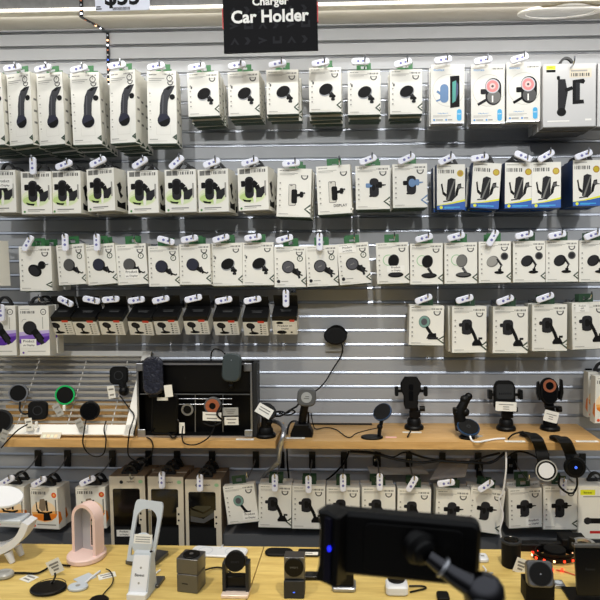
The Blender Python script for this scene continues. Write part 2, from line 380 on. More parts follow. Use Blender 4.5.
D_art = [('r', .06, .025, .235, .085, 'yellow'), ('t', 'baseus', .15, .055, .022, 'ink', 0, .13), ('r', .06, .09, .235, .13, 'ink'), ('r', .5, .08, .92, .22, 'cream'), ('bar', .53, .15, .89, .2, 'm'), ('r', .53, .1, .84, .125, 'l'),
    ('p', [(.28, .24), (.42, .24), (.47, .45), (.41, .74), (.32, .8), (.27, .77), (.28, .7)], 'ink2'), ('rr', .29, .22, .06, .06, .02, 'ink'), ('e', .35, .76, .09, .08, 0, 'ink'), ('s', [(.42, .42), (.56, .38)], .07, 'ink'),
    ('p', [(.56, .26), (.77, .24), (.8, .28), (.77, .32), (.7, .31), (.68, .57), (.77, .57), (.78, .63), (.56, .64)], 'ink'), ('r', .62, .3, .7, .58, 'ink2'), ('r', .08, .89, .5, .91, 'white'), ('r', .8, .87, .92, .9, 'white')]
def E_art(disp=False):
    o = [('r', .06, .03, .23, .14, 'g'), ('r', .25, .03, .42, .14, 'g'), ('bar', .45, .05, .93, .12, 'm'), ('r', .45, .02, .8, .035, 'l'), ('e', .47, .62, .47, .28, 0, 'grn1'), ('e', .45, .66, .42, .2, 0, 'grn2'), ('e', .35, .68, .3, .14, 0, 'grn3'), ('e', .55, .7, .05, .16, 0, 'card')]
    o += [('rr', .38, .46, .3, .5, .13, 'ink2'), ('rr', .37, .42, .2, .32, .08, 'ink'), ('rr', .17, .37, .13, .14, .03, 'ink'), ('r', .12, .36, .3, .4, 'ink'), ('rr', .56, .4, .12, .14, .04, 'ink'), ('s', [(.5, .34), (.62, .42), (.7, .56), (.84, .52)], .16, 'ink'), ('p', [(.6, .52), (.88, .44), (.9, .58), (.78, .7), (.6, .7)], 'ink2'), ('p', [(.14, .72), (.3, .75), (.44, .75), (.4, .8), (.2, .78)], 'ink'), ('r', .88, .32, .93, .66, 'l')]
    o += [('r', .2, .885, .76, .905, 'g'), ('e', .1, .94, .035, .035, 0, 'leaf'), ('r', .2, .93, .6, .94, 'l')]
    if disp: o += sticker(.3, .2, .9, .42)
    return o
def F_art(disp=False):
    o = fam(bar=False, tri=(.8, .72, .94) if not disp else (1.0, .9, .91), lo='dgreen') + [('rr', .45, .54, .22, .44, .04, 'm'), ('rr', .445, .54, .19, .42, .03, 'll'), ('rr', .51, .57, .17, .29, .05, 'ink'), ('s', [(.58, .55), (.78, .52)], .08, 'ink'), ('rr', .72, .53, .1, .12, .03, 'ink'), ('rr', .8, .5, .06, .04, .02, 'm'), ('rr', .42, .35, .07, .015, .01, 'ink')]
    if disp: o += [('t', 'DISPLAY', .67, .82, .055, 'ink2', 0, .42)]
    return o
def H_art(g):
    return [('r', .06, .04, .5, .055, 'l'), ('bar', .06, .12, .62, .2, 'm'), ('e', .83, .2, .12, .12, 0, g), ('e', .83, .2, .085, .085, 0, 'gold' if g != 'gold' else 'gold2'), ('p', [(0, .9), (.4, .86), (1, .77), (1, .83), (0, .93)], 'yellow'), ('p', [(0, .91), (.5, .875), (1, .815), (1, 1), (0, 1)], 'royal'), ('e', .15, .95, .055, .055, 0, 'yellow'), ('r', .26, .935, .82, .955, 'cyan'), ('r', .26, .965, .6, .975, 'cyan'),
        ('p', [(.38, .34), (.5, .3), (.66, .33), (.64, .74), (.52, .82), (.32, .78)], 'ink2'), ('p', [(.6, .36), (.66, .33), (.42, .8), (.36, .78)], 'g'), ('p', [(.14, .44), (.19, .42), (.24, .6), (.34, .66), (.32, .72), (.2, .66)], 'ink'), ('p', [(.66, .6), (.74, .44), (.86, .42), (.86, .52), (.78, .56), (.74, .68), (.64, .74)], 'ink'), ('e', .8, .5, .07, .07, 0, 'm'), ('s', [(.84, .52), (.95, .52)], .03, 'ink'), ('s', [(.22, .82), (.48, .8)], .04, 'ink2')]
I_art = fam(tri=(.8, .78, .93)) + [('e', .48, .54, .22, .17, 28, 'ink'), ('e', .46, .55, .17, .13, 28, 'ink2'), ('e', .7, .42, .12, .12, 0, 'ink'), ('s', [(.55, .5), (.7, .42)], .14, 'ink'), ('s', [(.78, .42), (.9, .4)], .03, 'm')]
def J_art(m, disp=False):
    o = fam(badge=True) + [('e', .42, .5, .2, .2, 0, m), ('e', .45, .51, .19, .19, 0, 'ink2' if m != 'g' else 'm'), ('e', .42, .5, .175, .175, 0, m), ('s', [(.56, .58), (.72, .66)], .14, 'ink'), ('s', [(.68, .56), (.76, .72)], .08, 'ink2'), ('s', [(.72, .66), (.88, .72), (.92, .69)], .04, 'ink')]
    if disp: o += sticker(.26, .62, .7, .84)
    return o
def L_art(disp=False):
    o = fam(badge=True) + [('e', .44, .5, .2, .2, 0, 'ink'), ('e', .46, .5, .19, .19, 0, 'ink2'), ('e', .44, .5, .17, .17, 0, 'm2'), ('t', 'mbeat', .44, .5, .03, 'l', 25, .2), ('s', [(.6, .58), (.82, .68)], .17, 'ink'), ('s', [(.72, .54), (.8, .78)], .07, 'ink2'), ('s', [(.8, .68), (.9, .71)], .04, 'ink'), ('e', .13, .85, .055, .055, 0, 'ink2'), ('r', .22, .84, .44, .855, 'l')]
    if disp: o += sticker(.05, .05, .6, .22, rot=4)
    return o
def M_art(disp=False, grey_disc=False):  # last flag prints the pictured disc in grey ink instead of black
    d = 'ink2' if not grey_disc else 'm'
    o = fam() + [('a', .37, .42, .17, .022, 90, 270, 'grnring'), ('a', .37, .42, .17, .022, 60, 300, 'grnring'), ('e', .53, .44, .17, .2, 12, d), ('e', .52, .44, .15, .18, 12, 'ink' if not grey_disc else 'g'), ('s', [(.55, .6), (.68, .76)], .08, d), ('e', .58, .78, .24, .085, 0, 'ink'), ('e', .57, .77, .2, .05, 0, d)]
    if disp: o += sticker(.32, .56, .86, .72)
    return o
def N_art(grey_disc=False):  # the flag picks a pale grey print for the disc
    d = 'ink' if not grey_disc else 'g'
    return fam(bar=True) + [('e', .8, .36, .12, .12, 0, 'm'), ('e', .8, .36, .085, .085, 0, 'ink2'), ('e', .43, .48, .2, .165, -35, d), ('e', .41, .475, .17, .14, -35, 'ink2' if not grey_disc else 'l'), ('s', [(.56, .42), (.7, .58), (.62, .72)], .045, 'ink'), ('s', [(.6, .42), (.74, .58)], .02, 'm'), ('e', .63, .745, .15, .05, 0, 'ink'), ('r', .6, .66, .7, .73, 'ink')]
O_art = [('e', .3, .46, .18, .14, 20, 'ink'), ('e', .31, .46, .14, .11, 20, 'ink2'), ('s', [(.34, .56), (.32, .74), (.4, .82)], .07, 'ink'), ('e', .4, .87, .2, .06, 0, 'ink'), ('r', .6, .18, .86, .3, 'lidred')] + [('r', .68, .38+.12*i, .75, .44+.12*i, 'ink') for i in range(5)] + [('r', .8, .4+.12*i, .92, .43+.12*i, 'l') for i in range(5)]
O_art2 = [('e', .3, .36, .14, .07, 0, 'ink'), ('e', .36, .88, .2, .09, 0, 'ink'), ('r', .7, .18, .9, .3, 'lidred'), ('r', .72, .84, .8, .92, 'ink')] + sticker(.08, .42, .92, .78, lines=('Product on', 'Display'))
def Pu_art(disp=False):
    o = [('r', .06, .06, .36, .07, 'l'), ('bar', .06, .1, .54, .15, 'm'), ('a', .82, .12, .1, .025, 0, 360, 'm'), ('r', .78, .115, .86, .13, 'l'), ('p', [(0, .52), (1, .48), (1, .62), (0, .66)], 'pu1'), ('p', [(0, .6), (1, .54), (1, .66), (.86, .74), (.6, .79), (.2, .79), (0, .74)], 'pu2'), ('p', [(0, .68), (1, .6), (1, .66), (.86, .74), (.6, .79), (.2, .79), (0, .74)], 'pu3'),
         ('e', .36, .44, .23, .23, 0, 'ink'), ('e', .37, .43, .2, .2, 0, 'ink2'), ('s', [(.48, .48), (.74, .7)], .24, 'ink'), ('s', [(.6, .56), (.78, .76)], .14, 'ink2'), ('r', .78, .22, .8, .46, 'l'), ('a', .2, .32, .1, .015, 180, 300, 'l'), ('e', .12, .935, .035, .035, 0, 'pu3'), ('r', .26, .9, .86, .912, 'l')]
    if disp: o += sticker(.06, .66, .56, .83)
    return o
def P_art(disp=False):
    o = fam(tri=(.82, .74, .95) if not disp else (1, .9, .91)) + [('e', .44, .4, .17, .18, 0, 'm'), ('e', .43, .4, .16, .17, 0, 'puckteal'), ('e', .43, .4, .09, .1, 0, 'm2'), ('s', [(.5, .52), (.62, .68), (.7, .74)], .09, 'ink'), ('p', [(.5, .82), (.56, .7), (.78, .68), (.8, .84)], 'ink'), ('r', .55, .78, .84, .84, 'ink2')]
    if disp: o += sticker(.5, .72, .98, .92)
    return o
def Q_art(disp=False, disc=False):
    o = fam(tri=(.82, .74, .95)) + cradle(.43, .44, 1.12)
    if disp: o += sticker(.1, .04, .5, .2, lines=('Product', 'on', 'Display'))
    if disc: o += [('e', .42, .66, .27, .24, 0, 'ink'), ('r', .3, .66, .72, .84, 'ink'), ('t', 'MOVE', .42, .67, .03, 'white', -8, .22)]
    return o
def V_art(disp=False):
    o = fam(tri=(.82, .76, .95) if not disp else (1, .9, .91)) + clip(.48, .5)
    if disp: o += sticker(.5, .76, .98, .95, rot=6)
    return o
def G_art(v): return fam(tri=(.8, .7, .94), lo='dgreen' if v == 0 else 'dusk') + (clip(.54, .5, m2='dusk') if v == 0 else clip(.54, .48, m3='dusk') + [('e', .56, .43, .1, .12, 0, 'dusk')])
R_art = [('r', .06, .04, .4, .05, 'l'), ('bar', .05, .09, .58, .16, 'm'), ('e', .87, .17, .09, .09, 0, 'redor'), ('e', .87, .17, .04, .04, 0, 'or2'), ('e', .48, .58, .47, .36, 0, 'or1'), ('p', [(.02, .6), (.98, .55), (.93, .68), (.75, .78), (.48, .82), (.22, .78), (.06, .7)], 'or2'), ('p', [(.03, .66), (.97, .62), (.9, .71), (.75, .78), (.48, .82), (.22, .78), (.06, .71)], 'or3'), ('r', .9, .28, .94, .62, 'g'),
    ('p', [(.18, .34), (.22, .34), (.24, .52), (.32, .58), (.3, .62), (.2, .56)], 'ink'), ('p', [(.34, .28), (.5, .26), (.56, .34), (.54, .54), (.4, .58), (.3, .5)], 'brown'), ('s', [(.58, .3), (.6, .56)], .07, 'ink'), ('s', [(.24, .6), (.6, .62), (.78, .58)], .06, 'ink'), ('p', [(.46, .62), (.66, .58), (.74, .78), (.44, .8)], 'ink'), ('r', .2, .88, .9, .91, 'l'), ('e', .1, .93, .045, .045, 0, 'redor')]
S_art = [('e', .34, .08, .05, .05, 0, 'ink2'), ('t', 'mpbart', .6, .078, .034, 'ink2', 0, .42), ('e', .88, .075, .06, .05, 0, 'grnring'), ('rr', .47, .6, .76, .86, .05, 'ink'), ('rr', .47, .6, .73, .84, .04, 'window'), ('rr', .86, .54, .12, .24, .02, 'cream'), ('r', .83, .5, .88, .53, 'ink'), ('e', .855, .6, .03, .03, 0, 'ink2')]
S2_art = S_art + [('p', [(.14, .4), (.3, .36), (.7, .36), (.8, .45), (.5, .52), (.14, .5)], 'olive'), ('p', [(.14, .5), (.5, .54), (.8, .44), (.8, .52), (.5, .6), (.14, .58)], 'm'), ('s', [(.16, .4), (.5, .46), (.78, .38)], .05, 'window')]
S3_art = S_art + sticker(.16, .74, .58, .83)
W_art = [('r', .04, .06, .36, .16, 'yellow'), ('t', 'baseus', .2, .11, .04, 'ink', 0, .24), ('rr', .64, .47, .34, .26, .02, 'ink2'), ('rr', .6, .39, .14, .05, .02, 'ink'), ('rr', .5, .65, .76, .1, .04, 'ink'), ('e', .2, .65, .08, .08, 0, 'ink2'), ('r', .25, .84, .8, .89, 'red'), ('r', .1, .18, .6, .2, 'l')]
for k_, c_ in (('grey2', (150, 152, 158)), ('sil', (186, 188, 194)), ('m2', (76, 76, 82))): mat(k_, c_, .45)

def carton_mesh(name, w, h, dep, items, front='card', side='cardside', bottom='dgreen', top=None):
    mb = MB(); a, b = w/2, dep/2; vs = [(-a, -b, 0), (a, -b, 0), (a, b, 0), (-a, b, 0), (-a, -b, h), (a, -b, h), (a, b, h), (-a, b, h)]
    mb.add(vs, [(0, 1, 5, 4), (2, 3, 7, 6)], front); mb.add(vs, [(1, 2, 6, 5), (3, 0, 4, 7)], side); mb.add(vs, [(3, 2, 1, 0)], bottom); mb.add(vs, [(4, 5, 6, 7)], top or side)
    if bottom != front: mb.add([(-a, -b-.00003, 0), (a, -b-.00003, 0), (a, -b-.00003, h*.012), (-a, -b-.00003, h*.012)], [(0, 1, 2, 3)], bottom)
    art(mb, w, h, dep, items)
    if name == 'E':     # dark product print on the right side
        for m, pts in (('ink', [(.2, .62), (.5, .7), (.62, .58), (.5, .46), (.7, .38), (.5, .3), (.35, .45), (.3, .55)]), ('ink', [(.2, .1), (.9, .06), (.9, .24), (.5, .2), (.2, .26)])):
            mb.add([(a+.0002, -b+dep*u, h*v) for u, v in pts], [tuple(range(len(pts)))], m)
    if name in 'AJBQ':  # triangle mark at the foot of the right side
        mb.add([(a+.0002, -b+dep*u, h*v) for u, v in ((.1, .02), (.9, .02), (.5, .075))], [(0, 1, 2)], 'dgreen')
        for v in (.3, .46, .62): mb.add([(a+.0002, -b+dep*u, h*(v+q)) for u, q in ((.3, 0), (.7, 0), (.7, .03), (.3, .03))], [(0, 1, 2, 3)], 'g')
    if name in ('R', 'RR'):
        for s in (-1, 1): mb.add([(s*(a+.0002), -b+dep*u, h*v) for u, v in ((0, .12), (.5, .2), (.3, .4), (0, .45))], [(0, 1, 2, 3)], 'or3')
    return mb.mesh('carton')
def tab_mesh(kind, h, dep):
    mb = MB(); y = dep*.1
    if kind in ('tabgreen', 'tabdark'):
        w = .044
        for a, b, d, e in ((-w/2, -.006, w/2, .006), (-w/2, .006, -w*.2, .017), (w*.2, .006, w/2, .017), (-w/2, .017, w/2, .026)): mb.box(((a+d)/2, y, h+(b+e)/2), (d-a, .0016, e-b), kind)
    else:               # black loop of strap
        n = 14
        pts = [Vector((.021*math.cos(math.pi*i/n), y, h-.004+.03*math.sin(math.pi*i/n))) for i in range(n+1)]
        for p in (0, .006): mb.band([q+Vector((0, p, 0)) for q in pts], (0, 1, 0), .004, .007, 'tabblack')
        mb.box((0, y+.003, h+.003), (.05, .012, .01), 'tabblack')
    return mb.mesh('hang_tab')
_CM = {}
# kind: (w, h, depth, art, tab, options)
OPT = {}
def kind(k, w, h, dep, items, tab, **o): OPT[k] = (w, h, dep, items, tab, o)
kind('A', .090, .222, .031, A_art, 'tabgreen'); kind('B', .098, .135, .027, B_art, 'tabgreen')
for i in range(3): kind('C%d' % i, .101, .176, .02, C_art(i), None, side='foil', bottom='foil')
kind('D', .155, .187, .045, D_art, 'tabblack', front='greycard', side='greycard', bottom='g')
kind('E', .098, .131, .06, E_art(), 'tabblack', bottom='l'); kind('E0', .098, .131, .06, E_art(True), 'tabblack', bottom='l')
kind('F', .105, .149, .045, F_art(), 'tabgreen'); kind('F0', .105, .149, .045, F_art(True), 'tabgreen')
kind('G0', .105, .134, .045, G_art(0), 'tabgreen'); kind('G1', .105, .134, .045, G_art(1), 'tabgreen', bottom='dgreen')
for i, g in enumerate(('gold2', 'gold', 'gold')): kind('H%d' % i, .086, .137, .035, H_art(g), 'tabblack', side='deep', bottom='deep')
kind('I', .106, .141, .035, I_art, 'tabgreen')
kind('J', .097, .127, .028, J_art('navy'), 'tabgreen'); kind('J1', .097, .127, .028, J_art('m'), 'tabgreen'); kind('J0', .097, .127, .028, J_art('m', True), 'tabgreen')
kind('L', .097, .127, .028, L_art(), 'tabgreen'); kind('L0', .097, .127, .028, L_art(True), 'tabgreen')
kind('M', .099, .127, .028, M_art(), 'tabgreen'); kind('M1', .099, .127, .028, M_art(grey_disc=True), 'tabgreen'); kind('M0', .099, .127, .028, M_art(True), 'tabgreen')
kind('N', .097, .127, .028, N_art(), 'tabdark'); kind('N1', .097, .127, .028, N_art(True), 'tabgreen')
kind('Pu', .096, .157, .04, Pu_art(), 'tabblack', bottom='l'); kind('Pu0', .096, .157, .04, Pu_art(True), 'tabblack', bottom='l')
kind('P', .106, .123, .04, P_art(), 'tabdark'); kind('Q', .105, .144, .04, Q_art(), 'tabdark'); kind('Q0', .105, .144, .04, Q_art(True), 'tabdark')
kind('R', .097, .133, .036, R_art, 'tabblack', bottom='l'); kind('RR', .105, .145, .035, R_art, 'tabblack', bottom='l')
kind('S', .115, .235, .04, S_art, 'tabblack', front='cream', side='brown', bottom='brown', top='brown'); kind('S2', .115, .235, .04, S2_art, 'tabblack', front='cream', side='brown', bottom='brown', top='brown'); kind('S3', .115, .235, .04, S3_art, 'tabblack', front='cream', side='brown', bottom='brown', top='brown')
kind('T', .1, .123, .028, P_art(True), 'tabdark'); kind('U', .104, .138, .03, Q_art(), 'tabdark'); kind('U0', .104, .138, .03, Q_art(disc=True), 'tabdark')
kind('V', .105, .138, .03, V_art(), 'tabdark'); kind('V0', .105, .125, .03, V_art(True), 'tabdark')
kind('W', .14, .165, .08, W_art, 'tabblack', bottom='l')

def get(k):
    if k not in _CM:
        w, h, dep, items, tab, o = OPT[k]; _CM[k] = (carton_mesh(k, w, h, dep, items, **o), tab_mesh(tab, h, dep) if tab else None)
    return _CM[k]
BACK = []
def carton(k, cx, cy, p, label, group, yaw=0, roll=0, n=1, backlabel=None, jit=1.0, backk=None):
    """One hanging carton, front face centred on a pixel p metres off the wall, and the n-1 cartons behind it on the same hook."""
    w, h, dep = OPT[k][:3]
    E_ = Euler((0, R(-roll), R(-yaw)), 'XYZ'); RM = E_.to_matrix()
    base = at(cx, cy, p) - RM @ Vector((0, -dep/2, h/2))
    step = (dep+.0025)/math.cos(R(yaw))
    for i in range(n):
        kk = k if i == 0 else (backk or k)
        me, tb = get(kk)
        loc = base+Vector((0, step*i, 0)); rot = Euler((0, R(-roll), R(-yaw)))
        if i:
            loc += Vector((rnd.uniform(-.005, .005)*jit, 0, rnd.uniform(-.004, .001)*jit-(.004*i if k in 'AB' else 0))); rot = Euler((0, R(-roll+rnd.uniform(-1.2, 1.2)*jit), R(-yaw)))
        t = empty('phone_mount_carton', loc, rot)
        tag(t, label if i == 0 else backlabel, 'boxed phone mount', group if i == 0 else group+', hidden behind the front one')
        c = bpy.data.objects.new('carton', me); col.objects.link(c); c.parent = t
        if tb: g = bpy.data.objects.new('hang_tab', tb); col.objects.link(g); g.parent = t
    return base
# security tag, one mesh for all
def _tagmesh():
    mb = MB(); M = frame((0, 0, 0), FRONT)
    mb.rr(.054, .0195, .008, .009, .0018, 'tagwhite', M @ Matrix.Translation((0, 0, -.0045)))
    mb.disc(.004, .0004, 'taglogo', M @ Matrix.Translation((-.007, 0, .0045)), 0, n=14)
    mb.box((.007, 0, .0047), (.006, .005, .0004), 'taglogo', M)
    return mb.mesh('security_tag')
TAGM = _tagmesh()
HK = {}
def hook(tx, ty, p, what, tang=None, plate=None):
    """Wire hook from a slat groove out to its tip just behind the tag, and the white tag locked on the tip."""
    a = R(tang) if tang is not None else 0
    c = at(tx, ty, p+.022)
    tip = c + (Vector((.013*math.cos(a), 0, .019*math.sin(a))))
    zb = tip.z-.012
    if plate and ty > 430: zb = at(tx, 456.5, 0).z
    kz = round((ztop-zb)/PITCHZ); zg = ztop-kz*PITCHZ
    t = thing('display_hook', 'metal hook holding '+what, 'display hook', (tip.x, -.01, zg), 'metal hooks on the slat wall')
    mb = MB(); m = plate or 'steel'
    if plate: mb.box((tip.x, -.0065, zg-.012), (.021, .005, .056), m, ch=0)
    else: mb.box((tip.x, -.006, zg-.004), (.03, .004, .022), m)
    mb.box((tip.x, .004, zg+.003), (.022, .022, .003), m)
    part('back_plate', mb, t)
    mb = MB(); mb.tube([(tip.x, -.008, zg-.004), (tip.x, -.06, tip.z-.009+(zg-tip.z)*.3*(plate is not None)), (tip.x, -(p+.005), tip.z-.009), (tip.x, tip.y-.006, tip.z-.001), (tip.x, tip.y-.009, tip.z+.014)], .0024, 'steel', 8)
    part('wire', mb, t)
    if tang is not None:
        o = bpy.data.objects.new('hanging_security_tag', TAGM); col.objects.link(o)
        o.location = c; o.rotation_euler = (0, -a, R(rnd.uniform(-6, 6)))
        tag(o, 'white security tag on the hook of '+what, 'security tag', 'white security tags on the hook tips')

SPEC = {}
def row(key, short, desc, items, p, n, grp, back='cartons behind the front one', plate=None):
    """items: (kind, cx, cy, yaw, roll, tagx, tagy, tagangle or None, extra words or None, n or None)"""
    N = len(items)
    for i, (k, cx, cy, yaw, roll, tx, ty, ta, extra, nn) in enumerate(items):
        o_ = ORD[i] if N > 1 else 'only'
        if extra: lab = extra
        elif N == 1: lab = desc
        else: lab = desc + ', %s from the left' % o_
        which = ('the %s %s carton from the left' % (o_, short)) if N > 1 else 'the %s carton' % short
        carton(k, cx, cy, p, lab, grp, yaw, roll, nn or n, 'carton tucked behind %s' % which, backk=(SPEC.get(k)))
        if tx is not None: hook(tx, ty, p, which, ta, plate)
SPEC.update({'E0': 'E', 'F0': 'F', 'J0': 'J', 'L0': 'L', 'M0': 'M', 'Pu0': 'Pu', 'Q0': 'Q', 'U0': 'U', 'V0': 'V', 'S3': 'S'})
row('A', 'tall curved-arm', 'tall white carton picturing a curved black arm, top row', [
    ('A', -10, 110, 6, 2, None, 0, 0, 'tall white carton cut by the left edge of the photo, top row', 4),
    ('A', 19.8, 109.5, 15, 1.5, 12.5, 68, 8, None, 4), ('A', 50.8, 109.4, 10, 1.5, 43, 68.5, 12, None, 4), ('A', 86, 109, 0, 1.5, 79, 69, 12, None, 4), ('A', 122.7, 107.2, 13, -.3, 117, 65.5, 10, None, 4), ('A', 162, 107.8, 0, 0, 156, 66.5, 10, None, 2)],
    .15, 4, 'tall white curved-arm cartons on the top row')
row('B', 'squat dark-disc', 'squat white carton picturing a dark tilted disc, top row', [
    ('B', 203.3, 94.4, 3, 1.2, 197, 67, 10, None, 4), ('B', 243.7, 93.9, 4, .7, 237, 65.5, 10, None, 3), ('B', 282.5, 92.2, 0, .5, 277.5, 64, 10, None, 3), ('B', 325.2, 90, 0, .3, 320.5, 63, 10, None, 4), ('B', 364, 92.7, 0, .3, 360.5, 61.5, 3, None, 3), ('B', 406, 92, 0, .3, 403, 63, 12, None, 3)],
    .14, 4, 'squat white dark-disc cartons on the top row')
row('C', 'blue-lettered', '', [
    ('C0', 447.6, 94, 0, 0, 443, 60, 10, 'white carton with blue lettering picturing a green phone beside a blue mount', 4), ('C1', 487.8, 94, 0, .5, 483, 60.5, 10, 'white carton picturing a grey puck with pink ring, left of its darker twin', 4), ('C2', 523.4, 92, 0, .5, 519.5, 58.5, 15, 'white carton picturing a black puck with pink ring, beside the big grey box', 4)],
    .14, 4, 'white cartons with blue lettering on the top row')
row('D', 'big grey', '', [('D', 569.4, 95.5, 0, .6, 569, 62, None, 'big light grey carton with yellow label picturing a black arm and clamp', 3), ('D', 624, 95, 0, 0, None, 0, 0, 'light grey carton cut by the right edge of the photo, top row', 1)], .155, 3, 'big light grey cartons on the top row')
row('E', 'green-swoosh', 'white carton picturing a black suction cradle over green, second row', [
    ('E0', 1, 191.5, 4, 0, None, 0, 0, 'white green-swoosh carton with a Product on Display sticker, cut by left edge', 2), ('E', 36.5, 193, 2, 0, 33, 166, 90, None, 1), ('E', 66, 192.4, 6, 0, 64, 165, 20, None, 2), ('E', 100.7, 190, 14, 1, 98, 162, 25, None, 2), ('E', 143, 192, 5, .5, 140, 163, 30, None, 2), ('E', 180.5, 191, 3, .5, 176.5, 162.5, 40, None, 2), ('E', 213.2, 190.7, 9, .6, 211.7, 163, 20, None, 2), ('E', 253, 189, 12, 1, 250, 162, 15, None, 2)],
    .165, 2, 'white green-swoosh cartons on the second row')
row('F', 'see-through-phone', '', [('F', 294, 193, 2, -2, 291, 163.5, 5, 'white carton picturing a phone on a mount, left of the DISPLAY one', 2), ('F0', 334, 190, 6, 2.5, 335, 161, None, 'white carton picturing a phone on a mount, stamped DISPLAY', 2)], .15, 2, 'white phone-on-mount cartons on the second row')
row('G', 'blue-highlight clip', '', [('G0', 372.8, 187.7, 0, .8, 368, 160, 20, 'white carton picturing a clip mount with its left jaw blue', 2), ('G1', 410, 186, 0, .8, 406.5, 159, 22, 'white carton picturing a clip mount with its right clip blue', 2)], .145, 2, 'white blue-highlight clip cartons on the second row')
row('H', 'blue and yellow', 'white and blue carton with yellow swoosh and gold seal, second row', [('H0', 451, 187, -4, .3, 446.5, 159.5, 25, None, 3), ('H1', 486, 185.5, -3, -3.5, 479.5, 158, 8, None, 3), ('H2', 519, 185.5, -4, 0, 523, 156.5, -25, None, 3), ('H2', 546.3, 185, 2, .4, 546, 156, 30, None, 3), ('H2', 587, 183, -4, .8, 583.5, 155, 20, None, 3)], .15, 3, 'white and blue cartons with a yellow swoosh on the second row')
row('I', 'vent-mount', '', [('I', -12, 264, 24, 2, None, 0, 0, 'white carton turned sideways at the left edge of the photo, third row', 1), ('I', 35.6, 268.8, 3, .5, 28, 243.5, 60, 'white carton picturing a glossy black double blob, leftmost whole one in third row', 3)], .15, 2, 'white vent-mount cartons on the third row')
row('J', 'round-pad', 'white carton picturing a dark round pad with P badge', [('J1', 71.2, 264.8, 10, 3, 65.3, 242.5, 90, None, 1), ('J', 101, 264.5, 4, 4.5, 97, 242.5, 90, None, 2), ('J0', 131.7, 264.5, 2, 3, 131, 240, None, 'white round-pad carton with a Product on Display sticker, third row', 2), ('J', 163.8, 266.4, 2, 1, 166, 240.5, -15, None, 2), ('J', 195, 264.5, 1, .7, 189.5, 239, 10, None, 2)], .15, 2, 'white round-pad cartons on the third row')
row('K', 'middle-row dark-disc', 'squat white carton picturing a dark tilted disc, third row', [('B', 226.9, 264.6, 2, .6, 221, 238.5, 15, None, 2), ('B', 258.2, 264, 0, .4, 253, 237.5, 8, None, 2)], .13, 2, 'squat white dark-disc cartons on the third row')
row('L', 'lettered-disc', 'white carton picturing a lettered grey disc with vent clip', [('L', 290, 267, 0, .3, 284.5, 239, 15, None, 2), ('L', 322, 266, 1, 2.2, 319.7, 242, 90, None, 2), ('L0', 354, 263.8, 0, 4.5, 350, 238, None, 'white lettered-disc carton with a tilted Product on Display sticker, third row', 2)], .15, 2, 'white lettered-disc cartons on the third row')
row('M', 'green-ring', '', [('M0', 392.7, 263.3, 0, 2, 390, 237, None, 'white green-ring stand carton with a Product on Display sticker, third row', 2), ('M', 426.4, 264, 0, .6, 424, 238, 15, 'white carton picturing a black disc stand beside a green ring', 2), ('M1', 460.8, 263.3, 0, .6, 456, 236.5, 15, 'white carton picturing a grey disc stand beside a green ring', 2)], .15, 2, 'white green-ring stand cartons on the third row')
row('N', 'bent-arm disc', 'white carton picturing a dark disc on a bent arm', [('N1', 494.8, 262.3, 0, .8, 492.5, 238, 60, 'white carton picturing a pale grey disc on a bent arm, third row', 2), ('N', 529.2, 261.8, 0, .5, 524, 235, 12, None, 2), ('N', 562, 261.3, 0, .5, 557, 235, 12, None, 2), ('N', 595.5, 261.3, 0, .5, 592.5, 235, 20, None, 2)], .15, 2, 'white bent-arm disc cartons on the third row')
row('Pu', 'purple-band', '', [('Pu', 1, 331, 0, .2, 1.5, 313, 90, 'white and purple carton cut by the left edge of the photo', 1), ('Pu0', 34.2, 331, 0, .4, 36, 299, None, 'white and purple carton with a Product on Display sticker', 2)], .165, 2, 'white and purple cartons at the left')
row('P', 'green-puck', '', [('P', 426.5, 325.8, -1, -1, 423.5, 299, 20, 'white carton picturing a pale green puck on a foot, above the shelf', 2)], .15, 2, 'white green-puck cartons above the shelf')
row('Q', 'arm-cradle', 'white carton picturing a black cradle on an arm, above the shelf', [('Q', 469.3, 329.8, -2, .2, 464.5, 299, 15, None, 3), ('Q', 510.3, 330.2, 0, .2, 505, 300, 20, None, 2), ('Q', 549.6, 328, 0, .4, 545, 297.5, 20, None, 2), ('Q0', 589.5, 326, -2, 2, 586, 296, None, 'white arm-cradle carton with a Product on Display sticker, cut by right edge', 2)], .15, 2, 'white arm-cradle cartons above the shelf')
row('R', 'orange-swoosh', 'white carton picturing a black cradle over orange, under the shelf', [('R', 10, 507, 4, 0, 7, 481, 30, 'white and orange carton behind the white curved charger', 2), ('R', 44.5, 508.5, 9, 2, 39, 482, 30, 'white and orange carton hanging right of the white curved charger', 2), ('R', 91, 508, 2, 1, 87.5, 481, 25, 'white and orange carton half hidden behind the pink arch', 2)], .15, 2, 'white and orange cartons under the shelf', plate='blacksteel')
row('S', 'window', '', [('S3', 128, 512.5, 0, .8, 127, 477, None, 'cream window carton behind the white arch phone stand', 3), ('S', 166, 513, 1, 0, 162, 480, 90, 'cream window carton showing plain black inside, middle of three', 3), ('S2', 203.5, 516, 1, .3, 200, 483, 90, 'cream window carton showing an olive item, rightmost of three', 3)], .145, 3, 'cream window cartons under the shelf', plate='blacksteel')
row('T', 'tilted green-puck', '', [('T', 241, 504.3, 2, 7.5, 243, 476, None, 'tilted white green-puck carton with a Product on Display sticker, under the shelf', 1)], .15, 1, 'white green-puck cartons under the shelf', plate='blacksteel')
row('U', 'lower arm-cradle', 'white carton picturing a black cradle on an arm, under the shelf', [('U', 275, 506.5, 0, -1, 275, 483, 90, None, 2), ('U', 308.7, 507.7, 0, -.5, 308.5, 484.5, 90, None, 2), ('U', 343, 509, 0, -.5, 343, 483, 90, None, 2), ('U', 378.7, 509, 0, 0, 379.7, 482, 90, None, 2), ('U0', 414, 511, 0, -1, 412, 484, 60, 'white carton picturing a cradle overlapped by a black disc, under the shelf', 2)], .15, 2, 'white arm-cradle cartons under the shelf', plate='blacksteel')
